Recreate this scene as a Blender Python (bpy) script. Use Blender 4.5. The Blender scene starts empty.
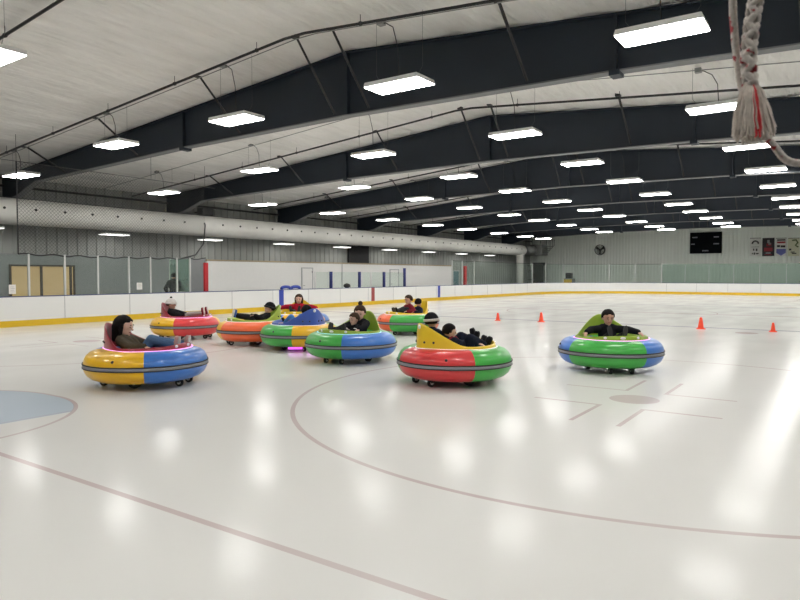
import bpy, bmesh, math, random
from mathutils import Vector, Matrix, noise
random.seed(7)
C = bpy.context.scene.collection
PI = math.pi
YAW = math.radians(34.6); CS, SN = math.cos(YAW), math.sin(YAW)
F = 645.0; HC = 1.67; HOR = 275.0

# ------------------------------------------------------------------ helpers
def P(x, t, z=0.0):
    "point on the ground plan seen at picture column x, at depth t"
    lat = (x - 400) / F * t
    return Vector((lat * CS - t * SN, t * CS + lat * SN, z))
def Yat(x, X):
    "where column x meets the plane X"
    a = (x - 400) / F
    t = X / (a * CS - SN)
    return t * (CS + a * SN)
def Xat(x, Y):
    a = (x - 400) / F
    t = Y / (CS + a * SN)
    return t * (a * CS - SN)

def srgb(r, g, b):
    f = lambda c: (c / 12.92 if c <= 0.04045 else ((c + 0.055) / 1.055) ** 2.4)
    return (f(r / 255), f(g / 255), f(b / 255), 1)

def mat(name, col, rough=0.6, metal=0.0, spec=0.5, noise_amt=0.08, nscale=6.0, bump=0.0, bscale=40.0, coat=0.0, emit=None, es=0.0, sheen=0.0):
    m = bpy.data.materials.new(name); m.use_nodes = True
    nt = m.node_tree; b = nt.nodes['Principled BSDF']
    b.inputs['Roughness'].default_value = rough; b.inputs['Metallic'].default_value = metal
    b.inputs['Specular IOR Level'].default_value = spec; b.inputs['Coat Weight'].default_value = coat
    b.inputs['Coat Roughness'].default_value = 0.08
    b.inputs['Sheen Weight'].default_value = sheen
    tc = nt.nodes.new('ShaderNodeTexCoord')
    n = nt.nodes.new('ShaderNodeTexNoise'); n.inputs['Scale'].default_value = nscale; n.inputs['Detail'].default_value = 4
    nt.links.new(tc.outputs['Object'], n.inputs['Vector'])
    mx = nt.nodes.new('ShaderNodeMix'); mx.data_type = 'RGBA'
    k = 1 - noise_amt; j = 1 + noise_amt
    mx.inputs['A'].default_value = (col[0] * k, col[1] * k, col[2] * k, 1)
    mx.inputs['B'].default_value = (min(1, col[0] * j), min(1, col[1] * j), min(1, col[2] * j), 1)
    nt.links.new(n.outputs['Fac'], mx.inputs['Factor']); nt.links.new(mx.outputs['Result'], b.inputs['Base Color'])
    if bump:
        n2 = nt.nodes.new('ShaderNodeTexNoise'); n2.inputs['Scale'].default_value = bscale
        nt.links.new(tc.outputs['Object'], n2.inputs['Vector'])
        bp = nt.nodes.new('ShaderNodeBump'); bp.inputs['Strength'].default_value = bump; bp.inputs['Distance'].default_value = 0.02
        nt.links.new(n2.outputs['Fac'], bp.inputs['Height']); nt.links.new(bp.outputs['Normal'], b.inputs['Normal'])
    if emit:
        b.inputs['Emission Color'].default_value = emit; b.inputs['Emission Strength'].default_value = es
    return m

def tag(o, label=None, cat=None, group=None, kind=None):
    if label: o['label'] = label
    if cat: o['category'] = cat
    if group: o['group'] = group
    if kind: o['kind'] = kind
    return o
def thing(name, label, cat, loc=(0, 0, 0), rz=0, group=None):
    o = bpy.data.objects.new(name, None); C.objects.link(o)
    o.empty_display_size = 0.2
    o.location = loc; o.rotation_euler = (0, 0, rz)
    return tag(o, label, cat, group)
def obj(name, bm, mats, parent=None, smooth=False, bevel=0.0):
    me = bpy.data.meshes.new(name)
    bmesh.ops.recalc_face_normals(bm, faces=bm.faces)
    bm.to_mesh(me); bm.free()
    if not isinstance(mats, (list, tuple)): mats = [mats]
    for m in mats: me.materials.append(m)
    if smooth:
        for p in me.polygons: p.use_smooth = True
    o = bpy.data.objects.new(name, me); C.objects.link(o)
    if parent is not None: o.parent = parent
    if bevel:
        b = o.modifiers.new('bevel', 'BEVEL'); b.width = bevel; b.segments = 2; b.limit_method = 'ANGLE'
    return o
def BM(): return bmesh.new()
def box(bm, x0, x1, y0, y1, z0, z1, mi=0):
    vs = [bm.verts.new(v) for v in ((x0, y0, z0), (x1, y0, z0), (x1, y1, z0), (x0, y1, z0), (x0, y0, z1), (x1, y0, z1), (x1, y1, z1), (x0, y1, z1))]
    for q in ((0, 3, 2, 1), (4, 5, 6, 7), (0, 1, 5, 4), (1, 2, 6, 5), (2, 3, 7, 6), (3, 0, 4, 7)):
        f = bm.faces.new([vs[i] for i in q]); f.material_index = mi
def prism(bm, pts, d0, d1, axis='Y', mi=0):
    "closed outline pts (u, v) pushed along an axis from d0 to d1"
    def V(u, v, d):
        return {'Y': (u, d, v), 'X': (d, u, v), 'Z': (u, v, d)}[axis]
    a = [bm.verts.new(V(u, v, d0)) for u, v in pts]; b = [bm.verts.new(V(u, v, d1)) for u, v in pts]
    n = len(pts)
    fs = [bm.faces.new(a[::-1]), bm.faces.new(b)]
    for i in range(n): fs.append(bm.faces.new([a[i], a[(i + 1) % n], b[(i + 1) % n], b[i]]))
    for f in fs: f.material_index = mi
def tube(bm, pts, r, n=8, cap=True, mi=0, closed=False):
    pts = [Vector(p) for p in pts]; N = len(pts)
    rs = r if isinstance(r, (list, tuple)) else [r] * N
    rings = []; up = None
    for i, p in enumerate(pts):
        if closed: d = pts[(i + 1) % N] - pts[i - 1]
        else: d = pts[min(i + 1, N - 1)] - pts[max(i - 1, 0)]
        d.normalize()
        if up is None:
            up = Vector((0, 0, 1)) if abs(d.z) < 0.9 else Vector((1, 0, 0))
        s = d.cross(up).normalized(); up = s.cross(d).normalized()
        rings.append([bm.verts.new(p + (s * math.cos(2 * PI * k / n) + up * math.sin(2 * PI * k / n)) * rs[i]) for k in range(n)])
    M = N if closed else N - 1
    for i in range(M):
        a, b = rings[i], rings[(i + 1) % N]
        for k in range(n):
            f = bm.faces.new([a[k], a[(k + 1) % n], b[(k + 1) % n], b[k]]); f.material_index = mi
    if cap and not closed:
        f = bm.faces.new(rings[0][::-1]); f.material_index = mi
        f = bm.faces.new(rings[-1]); f.material_index = mi
def lathe(bm, prof, n=48, closed=False, mi=None, zfun=None, c=(0, 0, 0), hf=None):
    "prof: (r, z) list turned about Z. mi(i, ang) gives a material"
    rings = []
    for r, z in prof:
        rings.append([bm.verts.new((c[0] + r * math.cos(2 * PI * k / n), c[1] + r * math.sin(2 * PI * k / n), c[2] + z)) for k in range(n)])
    L = len(prof)
    for i in range(L if closed else L - 1):
        a, b = rings[i], rings[(i + 1) % L]
        for k in range(n):
            f = bm.faces.new([a[k], a[(k + 1) % n], b[(k + 1) % n], b[k]])
            if mi: f.material_index = mi(i, 2 * PI * (k + .5) / n)
def ellipsoid(bm, c, rad, ax=None, seg=16, rings=10, fun=None, mi=0):
    "ax: (forward, left, up) unit vectors"
    c = Vector(c)
    if ax is None: ax = (Vector((1, 0, 0)), Vector((0, 1, 0)), Vector((0, 0, 1)))
    def pt(d):
        k = fun(d) if fun else 1.0
        return c + ax[0] * d.x * rad[0] * k + ax[1] * d.y * rad[1] * k + ax[2] * d.z * rad[2] * k
    top = bm.verts.new(pt(Vector((0, 0, 1)))); bot = bm.verts.new(pt(Vector((0, 0, -1))))
    R = []
    for i in range(1, rings):
        th = PI * i / rings
        R.append([bm.verts.new(pt(Vector((math.sin(th) * math.cos(2 * PI * k / seg), math.sin(th) * math.sin(2 * PI * k / seg), math.cos(th))))) for k in range(seg)])
    fs = []
    for k in range(seg):
        fs.append(bm.faces.new([top, R[0][k], R[0][(k + 1) % seg]]))
        fs.append(bm.faces.new([bot, R[-1][(k + 1) % seg], R[-1][k]]))
    for i in range(len(R) - 1):
        for k in range(seg): fs.append(bm.faces.new([R[i][k], R[i + 1][k], R[i + 1][(k + 1) % seg], R[i][(k + 1) % seg]]))
    for f in fs: f.material_index = mi
def cone_bone(bm, p0, r0, p1, r1):
    p0 = Vector(p0); p1 = Vector(p1)
    ellipsoid(bm, p0, (r0,) * 3, seg=12, rings=8); ellipsoid(bm, p1, (r1,) * 3, seg=12, rings=8)
    if (p1 - p0).length > 1e-4: tube(bm, [p0, p1], [r0, r1], n=12)
def remeshed(name, bm, m, parent, vox, smooth_it=4):
    me = bpy.data.meshes.new(name + '_tmp')
    bmesh.ops.recalc_face_normals(bm, faces=bm.faces)
    bm.to_mesh(me); bm.free()
    o = bpy.data.objects.new(name, me); C.objects.link(o)
    r = o.modifiers.new('r', 'REMESH'); r.mode = 'VOXEL'; r.voxel_size = vox; r.use_smooth_shade = True
    if smooth_it:
        s = o.modifiers.new('s', 'SMOOTH'); s.factor = 0.5; s.iterations = smooth_it
    dg = bpy.context.evaluated_depsgraph_get(); dg.update()
    me2 = bpy.data.meshes.new_from_object(o.evaluated_get(dg), depsgraph=dg)
    o.modifiers.clear(); o.data = me2; bpy.data.meshes.remove(me)
    me2.materials.clear()
    ms = m if isinstance(m, (list, tuple)) else [m]
    for q in ms: me2.materials.append(q)
    for p in me2.polygons: p.use_smooth = True
    o.parent = parent
    return o

# ------------------------------------------------------------------ materials
M = {}
M['navy'] = mat('navy_steel', (0.015, 0.023, 0.036, 1), 0.55, noise_amt=0.15, nscale=1.5)
M['flange'] = mat('flange_edge', (0.15, 0.155, 0.165, 1), 0.5)
M['dark'] = mat('dark_pipe', (0.02, 0.02, 0.022, 1), 0.5)
M['black'] = mat('black_rubber', (0.012, 0.012, 0.013, 1), 0.6)
M['white_board'] = mat('white_plastic_board', (0.84, 0.84, 0.83, 1), 0.35, noise_amt=0.03, nscale=0.8)
M['yellow_kick'] = mat('yellow_kick_plate', (0.80, 0.52, 0.02, 1), 0.35)
M['caprail'] = mat('cap_rail', (0.05, 0.07, 0.20, 1), 0.4)
M['seam'] = mat('board_seam', (0.50, 0.50, 0.51, 1), 0.6)
M['redline'] = mat('red_line_paint', (0.42, 0.08, 0.08, 1), 0.4)
M['blueline'] = mat('blue_line_paint', (0.03, 0.06, 0.40, 1), 0.4)
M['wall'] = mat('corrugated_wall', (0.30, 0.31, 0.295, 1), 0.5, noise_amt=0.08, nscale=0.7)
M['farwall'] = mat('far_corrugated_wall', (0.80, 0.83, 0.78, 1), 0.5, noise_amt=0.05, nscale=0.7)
M['greywall'] = mat('painted_grey_wall', (0.26, 0.27, 0.275, 1), 0.7)
M['partition'] = mat('white_partition', (0.89, 0.88, 0.86, 1), 0.5, noise_amt=0.03)
M['tan'] = mat('tan_trim', (0.42, 0.34, 0.22, 1), 0.6)
M['duct'] = mat('white_fabric_duct', (0.76, 0.75, 0.71, 1), 0.7, noise_amt=0.10, nscale=2.0, bump=0.3, bscale=3)
M['galv'] = mat('galvanised_metal', (0.30, 0.31, 0.30, 1), 0.4, metal=0.5)
M['alum'] = mat('aluminium_post', (0.62, 0.63, 0.62, 1), 0.35, metal=0.4)
M['floor'] = mat('rubber_floor', (0.06, 0.06, 0.065, 1), 0.8)
M['housing'] = mat('white_fixture_housing', (0.85, 0.85, 0.85, 1), 0.4)
M['lamp'] = mat('lit_led_diffuser', (0.9, 0.9, 0.9, 1), 0.5, emit=(1.0, 0.985, 0.95, 1), es=31)
M['lamp_dim'] = mat('lit_dim_diffuser', (0.9, 0.9, 0.9, 1), 0.5, emit=(1.0, 0.985, 0.95, 1), es=3.5)
M['red_post'] = mat('red_paint', (0.60, 0.02, 0.03, 1), 0.4)
M['blue_pad'] = mat('blue_padding', (0.02, 0.05, 0.36, 1), 0.5)
M['navy_post'] = mat('navy_post_paint', (0.02, 0.03, 0.16, 1), 0.5)
M['paper'] = mat('white_paper', (0.85, 0.83, 0.80, 1), 0.8)
M['print'] = mat('faint_grey_print', (0.45, 0.45, 0.45, 1), 0.8)
M['teal'] = mat('teal_door_paint', (0.10, 0.19, 0.22, 1), 0.5)
M['brown'] = mat('brown_frame', (0.06, 0.045, 0.035, 1), 0.5)
M['lit'] = mat('warm_lit_room', (0.45, 0.35, 0.2, 1), 0.6, emit=srgb(215, 172, 112), es=0.30, noise_amt=0.3, nscale=0.9)
M['darkroom'] = mat('dark_opening', (0.02, 0.02, 0.022, 1), 0.8)
M['cone'] = mat('orange_cone_plastic', (0.95, 0.07, 0.02, 1), 0.5)
M['steelcable'] = mat('thin_cable', (0.10, 0.10, 0.10, 1), 0.5)

def glass_mat(name, tint, fac, gl=0.08):
    m = bpy.data.materials.new(name); m.use_nodes = True; nt = m.node_tree; nt.nodes.clear()
    out = nt.nodes.new('ShaderNodeOutputMaterial')
    tr = nt.nodes.new('ShaderNodeBsdfTransparent'); tr.inputs['Color'].default_value = tint
    df = nt.nodes.new('ShaderNodeBsdfDiffuse'); df.inputs['Color'].default_value = (0.55, 0.62, 0.58, 1)
    gs = nt.nodes.new('ShaderNodeBsdfGlossy'); gs.inputs['Roughness'].default_value = 0.05
    a = nt.nodes.new('ShaderNodeMixShader'); b = nt.nodes.new('ShaderNodeMixShader')
    n = nt.nodes.new('ShaderNodeTexNoise'); n.inputs['Scale'].default_value = 1.3
    mr = nt.nodes.new('ShaderNodeMapRange'); mr.inputs['To Min'].default_value = fac * 0.6; mr.inputs['To Max'].default_value = fac * 1.4
    nt.links.new(n.outputs['Fac'], mr.inputs['Value']); nt.links.new(mr.outputs['Result'], a.inputs['Fac'])
    nt.links.new(tr.outputs[0], a.inputs[1]); nt.links.new(df.outputs[0], a.inputs[2])
    b.inputs['Fac'].default_value = gl
    nt.links.new(a.outputs[0], b.inputs[1]); nt.links.new(gs.outputs[0], b.inputs[2]); nt.links.new(b.outputs[0], out.inputs['Surface'])
    return m
M['glass'] = glass_mat('scuffed_shield_glass', (0.93, 0.97, 0.95, 1), 0.02, 0.03)
M['green_glass'] = glass_mat('green_tinted_glass', (0.62, 0.82, 0.74, 1), 0.30, 0.05)
M['far_glass'] = glass_mat('green_shield_glass', (0.66, 0.76, 0.71, 1), 0.14, 0.04)

# ------------------------------------------------------------------ setting
XL, XR, YN, YF = -28.3, 8.1, -5.0, 66.0          # building
RX = -10.15; RZ = 7.22; RS = 0.085                # ridge
def roof(x): return RZ - RS * abs(x - RX)
BL, BR, BN, BFAR = -21.97, 3.93, -0.5, 60.4       # rink boards
RAD = 8.53

bm = BM(); box(bm, XL - .3, XR + .3, YN - .3, YF + .3, -0.30, -0.02)
tag(obj('floor', bm, M['floor']), kind='structure')

def rr(off=0.0, n=24):
    "rounded rectangle outline of the rink, counter-clockwise"
    pts = []
    x0, x1, y0, y1 = BL - off, BR + off, BN - off, BFAR + off; R = RAD + off
    for cx, cy, a0 in ((x1 - R, y0 + R, -90), (x1 - R, y1 - R, 0), (x0 + R, y1 - R, 90), (x0 + R, y0 + R, 180)):
        for i in range(n + 1):
            a = math.radians(a0 + 90 * i / n); pts.append((cx + R * math.cos(a), cy + R * math.sin(a)))
    return pts
# --- ice, with its painted lines under the surface
def ice_material():
    m = bpy.data.materials.new('ice_with_painted_lines'); m.use_nodes = True; nt = m.node_tree; L = nt.links
    b = nt.nodes['Principled BSDF']
    g = nt.nodes.new('ShaderNodeNewGeometry'); sp = nt.nodes.new('ShaderNodeSeparateXYZ'); L.new(g.outputs['Position'], sp.inputs[0])
    X, Y = sp.outputs['X'], sp.outputs['Y']
    def mth(op, a, c=None, d=None):
        n = nt.nodes.new('ShaderNodeMath'); n.operation = op
        for i, v in enumerate((a, c, d)):
            if v is None: continue
            if isinstance(v, (int, float)): n.inputs[i].default_value = v
            else: L.new(v, n.inputs[i])
        return n.outputs[0]
    def mn(*a):
        r = a[0]
        for q in a[1:]: r = mth('MINIMUM', r, q)
        return r
    def mxx(*a):
        r = a[0]
        for q in a[1:]: r = mth('MAXIMUM', r, q)
        return r
    def near(v, c, hw): return mth('LESS_THAN', mth('ABSOLUTE', mth('SUBTRACT', v, c)), hw)
    def dist(cx, cy):
        dx = mth('SUBTRACT', X, cx); dy = mth('SUBTRACT', Y, cy)
        return mth('SQRT', mth('ADD', mth('MULTIPLY', dx, dx), mth('MULTIPLY', dy, dy)))
    cx = -9.02
    ax = mth('ABSOLUTE', mth('SUBTRACT', X, cx))            # fold the two sides
    fy = mth('SUBTRACT', 29.95, mth('ABSOLUTE', mth('SUBTRACT', Y, 29.95)))   # fold the two ends
    def distf(ox, oy):
        dx = mth('SUBTRACT', ax, ox); dy = mth('SUBTRACT', fy, oy)
        return mth('SQRT', mth('ADD', mth('MULTIPLY', dx, dx), mth('MULTIPLY', dy, dy)))
    ox, oy = 6.72, 8.88
    d = distf(ox, oy)
    ring = near(distf(6.78, 8.83), 4.54, 0.028)
    dot = mth('LESS_THAN', d, 0.32)
    hx = mth('ABSOLUTE', mth('SUBTRACT', ax, ox)); hy = mth('ABSOLUTE', mth('SUBTRACT', fy, oy))
    h1 = mn(near(hy, 0.62, 0.028), mth('GREATER_THAN', hx, 0.24), mth('LESS_THAN', hx, 1.16))
    h2 = mn(near(hx, 0.27, 0.028), mth('GREATER_THAN', hy, 0.60), mth('LESS_THAN', hy, 1.7))
    goal = near(fy, 2.79, 0.03)
    dg = distf(0.12, 2.76); beyond = mth('GREATER_THAN', fy, 2.83)
    cr_arc = mn(near(dg, 1.83, 0.026), beyond)
    cr_side = mth('MULTIPLY', mn(near(ax, 1.22, 0.02), mth('LESS_THAN', dg, 1.83), beyond), 0.5)
    cr_fill = mn(mth("LESS_THAN", dg, 1.81), mth("LESS_THAN", ax, 1.27), beyond)
    dc = dist(cx, 29.95)
    center = mxx(near(Y, 29.95, 0.15), near(dc, 4.57, 0.028))
    ndots = mth('LESS_THAN', distf(6.72, 20.9), 0.3)
    blue = near(fy, 22.35, 0.15)
    red = mxx(ring, mth('MULTIPLY', dot, 1.0), h1, h2, goal, cr_arc, cr_side, center, ndots)
    nz = nt.nodes.new('ShaderNodeTexNoise'); nz.inputs['Scale'].default_value = 0.35; nz.inputs['Detail'].default_value = 5
    L.new(g.outputs['Position'], nz.inputs['Vector'])
    base = nt.nodes.new('ShaderNodeMix'); base.data_type = 'RGBA'
    base.inputs['A'].default_value = (0.66, 0.65, 0.625, 1); base.inputs['B'].default_value = (0.73, 0.725, 0.705, 1)
    L.new(nz.outputs['Fac'], base.inputs['Factor'])
    def over(prev, col, fac, amt):
        mx = nt.nodes.new('ShaderNodeMix'); mx.data_type = 'RGBA'; mx.inputs['B'].default_value = col
        L.new(prev, mx.inputs['A']); L.new(mth('MULTIPLY', fac, amt), mx.inputs['Factor']); return mx.outputs['Result']
    c = base.outputs['Result']
    c = over(c, (0.40, 0.49, 0.60, 1), cr_fill, 0.75)
    c = over(c, (0.10, 0.12, 0.22, 1), blue, 0.45)
    # worn paint: the lines come and go
    n2 = nt.nodes.new('ShaderNodeTexNoise'); n2.inputs['Scale'].default_value = 0.5
    L.new(g.outputs['Position'], n2.inputs['Vector'])
    wear = nt.nodes.new('ShaderNodeMapRange'); wear.inputs['From Min'].default_value = 0.3; wear.inputs['From Max'].default_value = 0.7
    wear.inputs['To Min'].default_value = 0.38; wear.inputs['To Max'].default_value = 0.62
    L.new(n2.outputs['Fac'], wear.inputs['Value'])
    c = over(c, (0.40, 0.25, 0.26, 1), red, wear.outputs['Result'])
    L.new(c, b.inputs['Base Color'])
    # skated and flooded surface: patchy gloss and faint waves
    n3 = nt.nodes.new('ShaderNodeTexNoise'); n3.inputs['Scale'].default_value = 1.1; n3.inputs['Detail'].default_value = 2
    mp = nt.nodes.new('ShaderNodeMapping'); mp.inputs['Scale'].default_value = (1, 0.35, 1)
    L.new(g.outputs['Position'], mp.inputs['Vector']); L.new(mp.outputs[0], n3.inputs['Vector'])
    rg = nt.nodes.new('ShaderNodeMapRange'); rg.inputs['From Min'].default_value = 0.3; rg.inputs['From Max'].default_value = 0.7
    rg.inputs['To Min'].default_value = 0.12; rg.inputs['To Max'].default_value = 0.18
    L.new(n3.outputs['Fac'], rg.inputs['Value']); L.new(rg.outputs['Result'], b.inputs['Roughness'])
    bp = nt.nodes.new('ShaderNodeBump'); bp.inputs['Strength'].default_value = 0.02; bp.inputs['Distance'].default_value = 0.02
    n4 = nt.nodes.new('ShaderNodeTexNoise'); n4.inputs['Scale'].default_value = 2.6; n4.inputs['Detail'].default_value = 3
    L.new(g.outputs['Position'], n4.inputs['Vector']); L.new(n4.outputs['Fac'], bp.inputs['Height']); L.new(bp.outputs['Normal'], b.inputs['Normal'])
    b.inputs['IOR'].default_value = 1.31; b.inputs['Specular IOR Level'].default_value = 0.065
    return m
bm = BM(); prism(bm, rr(0.0), -0.05, 0.0, 'Z')
o = obj('floor_ice', bm, ice_material()); o['kind'] = 'structure'

# --- roof underside: sagging white insulation between the purlins
bm = BM()
xs = []; x = XL - .2
while x < XR + .2: xs.append(x); x += 0.1875
ys = [YN - .2 + (YF - YN + .4) * i / 30 for i in range(31)]
grid = []
for x in xs:
    ph = (x - RX) / 1.5
    s = abs(math.sin(PI * ph))
    grid.append([bm.verts.new((x, y, roof(x) - 0.08 * s - 0.03 * noise.noise(Vector((x * 2.1, y * 0.4, 3))))) for y in ys])
for i in range(len(xs) - 1):
    for j in range(len(ys) - 1): bm.faces.new([grid[i][j], grid[i][j + 1], grid[i + 1][j + 1], grid[i + 1][j]])
cm = bpy.data.materials.new('white_roof_insulation'); cm.use_nodes = True
nt = cm.node_tree; b = nt.nodes['Principled BSDF']; b.inputs['Roughness'].default_value = 0.55
tc = nt.nodes.new('ShaderNodeTexCoord'); mp = nt.nodes.new('ShaderNodeMapping'); mp.inputs['Scale'].default_value = (2.2, 0.35, 1)
n1 = nt.nodes.new('ShaderNodeTexNoise'); n1.inputs['Scale'].default_value = 1.6; n1.inputs['Detail'].default_value = 6
nt.links.new(tc.outputs['Object'], mp.inputs['Vector']); nt.links.new(mp.outputs[0], n1.inputs['Vector'])
cr = nt.nodes.new('ShaderNodeMix'); cr.data_type = 'RGBA'; cr.inputs['A'].default_value = (0.74, 0.725, 0.69, 1); cr.inputs['B'].default_value = (0.95, 0.94, 0.91, 1)
nt.links.new(n1.outputs['Fac'], cr.inputs['Factor']); nt.links.new(cr.outputs['Result'], b.inputs['Base Color'])
bp = nt.nodes.new('ShaderNodeBump'); bp.inputs['Strength'].default_value = 0.8; bp.inputs['Distance'].default_value = 0.25
nt.links.new(n1.outputs['Fac'], bp.inputs['Height']); nt.links.new(bp.outputs['Normal'], b.inputs['Normal'])
tag(obj('ceiling', bm, cm, smooth=True), kind='structure')

# --- walls: ribbed metal sheeting
def ribbed(along0, along1, fixed, z0, ztop, axis, inward, name, m, pitch=0.305, depth=0.035):
    bm = BM(); a = along0; prof = []
    while a < along1:
        for da, dd in ((0, 0), (pitch * .72, 0), (pitch * .80, 1), (pitch * .92, 1)):
            prof.append((min(a + da, along1), fixed + inward * depth * dd))
        a += pitch
    prof.append((along1, fixed))
    lo, hi, back_lo, back_hi = [], [], [], []
    for s, d in prof:
        p = (s, d) if axis == 'X' else (d, s)
        q = (s, fixed - inward * 0.15) if axis == 'X' else (fixed - inward * 0.15, s)
        zt = ztop(p[0]) if callable(ztop) else ztop
        lo.append(bm.verts.new((p[0], p[1], z0))); hi.append(bm.verts.new((p[0], p[1], zt)))
    for i in range(len(prof) - 1): bm.faces.new([lo[i], lo[i + 1], hi[i + 1], hi[i]])
    o = obj(name, bm, m); o['kind'] = 'structure'
    s = o.modifiers.new('thick', 'SOLIDIFY'); s.thickness = 0.02
    return o
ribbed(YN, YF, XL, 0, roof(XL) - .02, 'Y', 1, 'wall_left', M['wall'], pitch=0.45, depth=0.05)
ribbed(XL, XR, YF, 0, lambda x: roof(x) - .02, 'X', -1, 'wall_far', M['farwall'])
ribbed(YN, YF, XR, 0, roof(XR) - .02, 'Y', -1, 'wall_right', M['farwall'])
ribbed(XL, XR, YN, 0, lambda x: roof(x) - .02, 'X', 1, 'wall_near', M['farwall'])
# smooth painted lower wall behind the left glass
YP0, YP1 = Yat(207, -28.0), Yat(452, -28.0)
bm = BM(); box(bm, XL + .06, XL + .22, YN, YP0 - .02, 0, 2.55)
tag(obj('wall_left_lower', bm, M['greywall']), kind='structure')
bm = BM(); box(bm, XL + .06, XL + .30, YP0, YP1, 0, 2.42)
tag(obj('wall_left_partition', bm, M['partition']), kind='structure')
bm = BM(); box(bm, XL + .06, XL + .33, YP0, YP1, 2.43, 2.50)
tag(obj('trim_1', bm, M['tan']), kind='structure')
ya, yb = Yat(349, -28.1), Yat(369, -28.1)
bm = BM(); box(bm, XL + .06, XL + .2, ya, yb, 2.52, 3.9)
tag(obj('wall_left_dark_panel', bm, M['darkroom']), kind='structure')
ysm = Yat(342, -28.0)
bm = BM(); box(bm, XL + .305, XL + .32, ysm - .04, ysm + .04, 0.0, 2.42)
tag(obj('trim_2', bm, M['seam']), kind='structure')
bm = BM(); tube(bm, [(XL + .2, YN, 5.28), (XL + .2, YF, 5.28)], 0.05)
tag(obj('trim_3', bm, M['dark']), kind='structure')
# window of the lit lobby
def wall_window(n, y0, y1, z0, z1, x, mull):
    bm = BM(); fr = 0.07
    box(bm, x, x + .08, y0 - fr, y0, z0, z1); box(bm, x, x + .08, y1, y1 + fr, z0, z1)
    box(bm, x, x + .08, y0 - fr, y1 + fr, z1, z1 + fr); box(bm, x, x + .08, y0 - fr, y1 + fr, z0 - fr, z0)
    for q in mull: box(bm, x, x + .08, q - .045, q + .045, z0, z1)
    f = obj('window_%d' % n, bm, M['brown']); f['kind'] = 'structure'
    bm = BM(); box(bm, x + .005, x + .02, y0, y1, z0, z1)
    g = obj('lit_pane', bm, M['lit'], f)
    return f
wx = XL + .225
wall_window(1, Yat(11, wx), Yat(73, wx), 0.35, 2.03, wx, [Yat(41, wx), Yat(70.3, wx)])
# doors in the white partition
def flat_door(n, x0, x1, ztop, mleaf, xw):
    y0, y1 = Yat(x0, xw), Yat(x1, xw)
    bm = BM(); box(bm, xw, xw + .05, y0 - .06, y0, 0, ztop); box(bm, xw, xw + .05, y1, y1 + .06, 0, ztop); box(bm, xw, xw + .05, y0 - .06, y1 + .06, ztop, ztop + .06)
    d = obj('door_%d' % n, bm, M['seam']); d['kind'] = 'structure'
    bm = BM(); box(bm, xw, xw + .03, y0, y1, 0.02, ztop); obj('door_leaf', bm, mleaf, d)
    bm = BM(); tube(bm, [(xw + .03, y0 + .1, 1.0), (xw + .08, y0 + .1, 1.0), (xw + .08, y0 + .2, 1.0)], 0.015); obj('door_handle', bm, M['galv'], d)
    for k in (0.4, 1.8):
        bm = BM(); box(bm, xw + .03, xw + .045, y1 - .03, y1 + .03, k, k + .12); obj('hinge', bm, M['dark'], d)
flat_door(1, 302, 312, 2.08, M['partition'], XL + .305)
flat_door(2, 390, 398, 2.05, M['partition'], XL + .305)
flat_door(3, 453, 458.5, 2.0, M['teal'], XL + .1)
# dark opening in the far left corner
x0, x1 = Xat(529, YF - .1), Xat(545, YF - .1)
bm = BM(); box(bm, -28.0, x1, YF - .12, YF - .06, 0, 2.9); box(bm, -28.0, x1, YF - .14, YF - .02, 2.9, 3.0)
d = obj('door_4', bm, M['darkroom']); d['kind'] = 'structure'

# ------------------------------------------------------------------ steel rafters
def rafter_bottom(x):
    d = abs(x - RX)
    if d < 6.4: return 5.60 - 0.012 * d
    if d < 15.2: return 5.523 - 0.033 * (d - 6.4)
    if d < 16.6: return 5.233 - 0.30 * (d - 15.2)
    return 4.81 - 0.16 * (d - 16.6)
ORD = ['first', 'second', 'third', 'fourth', 'fifth', 'sixth', 'seventh', 'eighth', 'ninth', 'tenth', 'eleventh', 'twelfth', 'thirteenth']
RY = [3.6] + [12.5 + 7.7 * k for k in range(0, 7)]
def make_rafter(y, label):
    r = thing('steel_rafter', label, 'rafter', (RX, y, 5.6), 0, 'navy steel rafters under the roof')
    def L(p): return (p[0] - RX, p[1], p[2] - 5.6)
    xs = [XL + .1, RX - 16.6, RX - 15.2, RX - 11, RX - 6.4, RX, RX + 6.4, RX + 11, RX + 15.2, RX + 16.6, XR - .1]
    top = [(x, roof(x) - .12) for x in xs]; bot = [(x, rafter_bottom(x)) for x in xs]
    bm = BM(); prism(bm, [(a - RX, c - 5.6) for a, c in top] + [(a - RX, c - 5.6) for a, c in bot[::-1]], -0.012, 0.012, 'Y')
    obj('web', bm, M['navy'], r)
    for nm, line, th in (('top_flange', top, 0.03), ('bottom_flange', bot, -0.03)):
        bm = BM()
        prism(bm, [(a - RX, c - 5.6) for a, c in line] + [(a - RX, c - 5.6 + th) for a, c in line[::-1]], -0.13, 0.13, 'Y')
        obj(nm, bm, M['navy'] if nm == 'top_flange' else M['flange'], r)
    for x in (RX - 6.35, RX + 6.5, RX):
        bm = BM(); box(bm, x - RX - .03, x - RX + .03, -.12, .12, rafter_bottom(x) - 5.6, roof(x) - .12 - 5.6)
        if x != RX: box(bm, x - RX - .1, x - RX + .1, -.15, .15, rafter_bottom(x) - 5.6 - .10, rafter_bottom(x) - 5.6)
        obj('stiffener', bm, M['navy'], r)
    for x in (RX - 13.0, RX - 8.6, RX - 3.8, RX - .35, RX + .72, RX + 4.75, RX + 9.5, RX + 13.5):
        bm = BM()
        tube(bm, [(x - RX, -1.5, roof(x) - 5.6 - .03), (x - RX, -.13, rafter_bottom(x) - 5.6 + .06)], 0.035, n=4)
        box(bm, x - RX - .07, x - RX + .07, -1.58, -1.44, roof(x) - 5.6 - .10, roof(x) - 5.6 - .02)
        obj('brace', bm, M['dark'], r)
    return r
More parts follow.
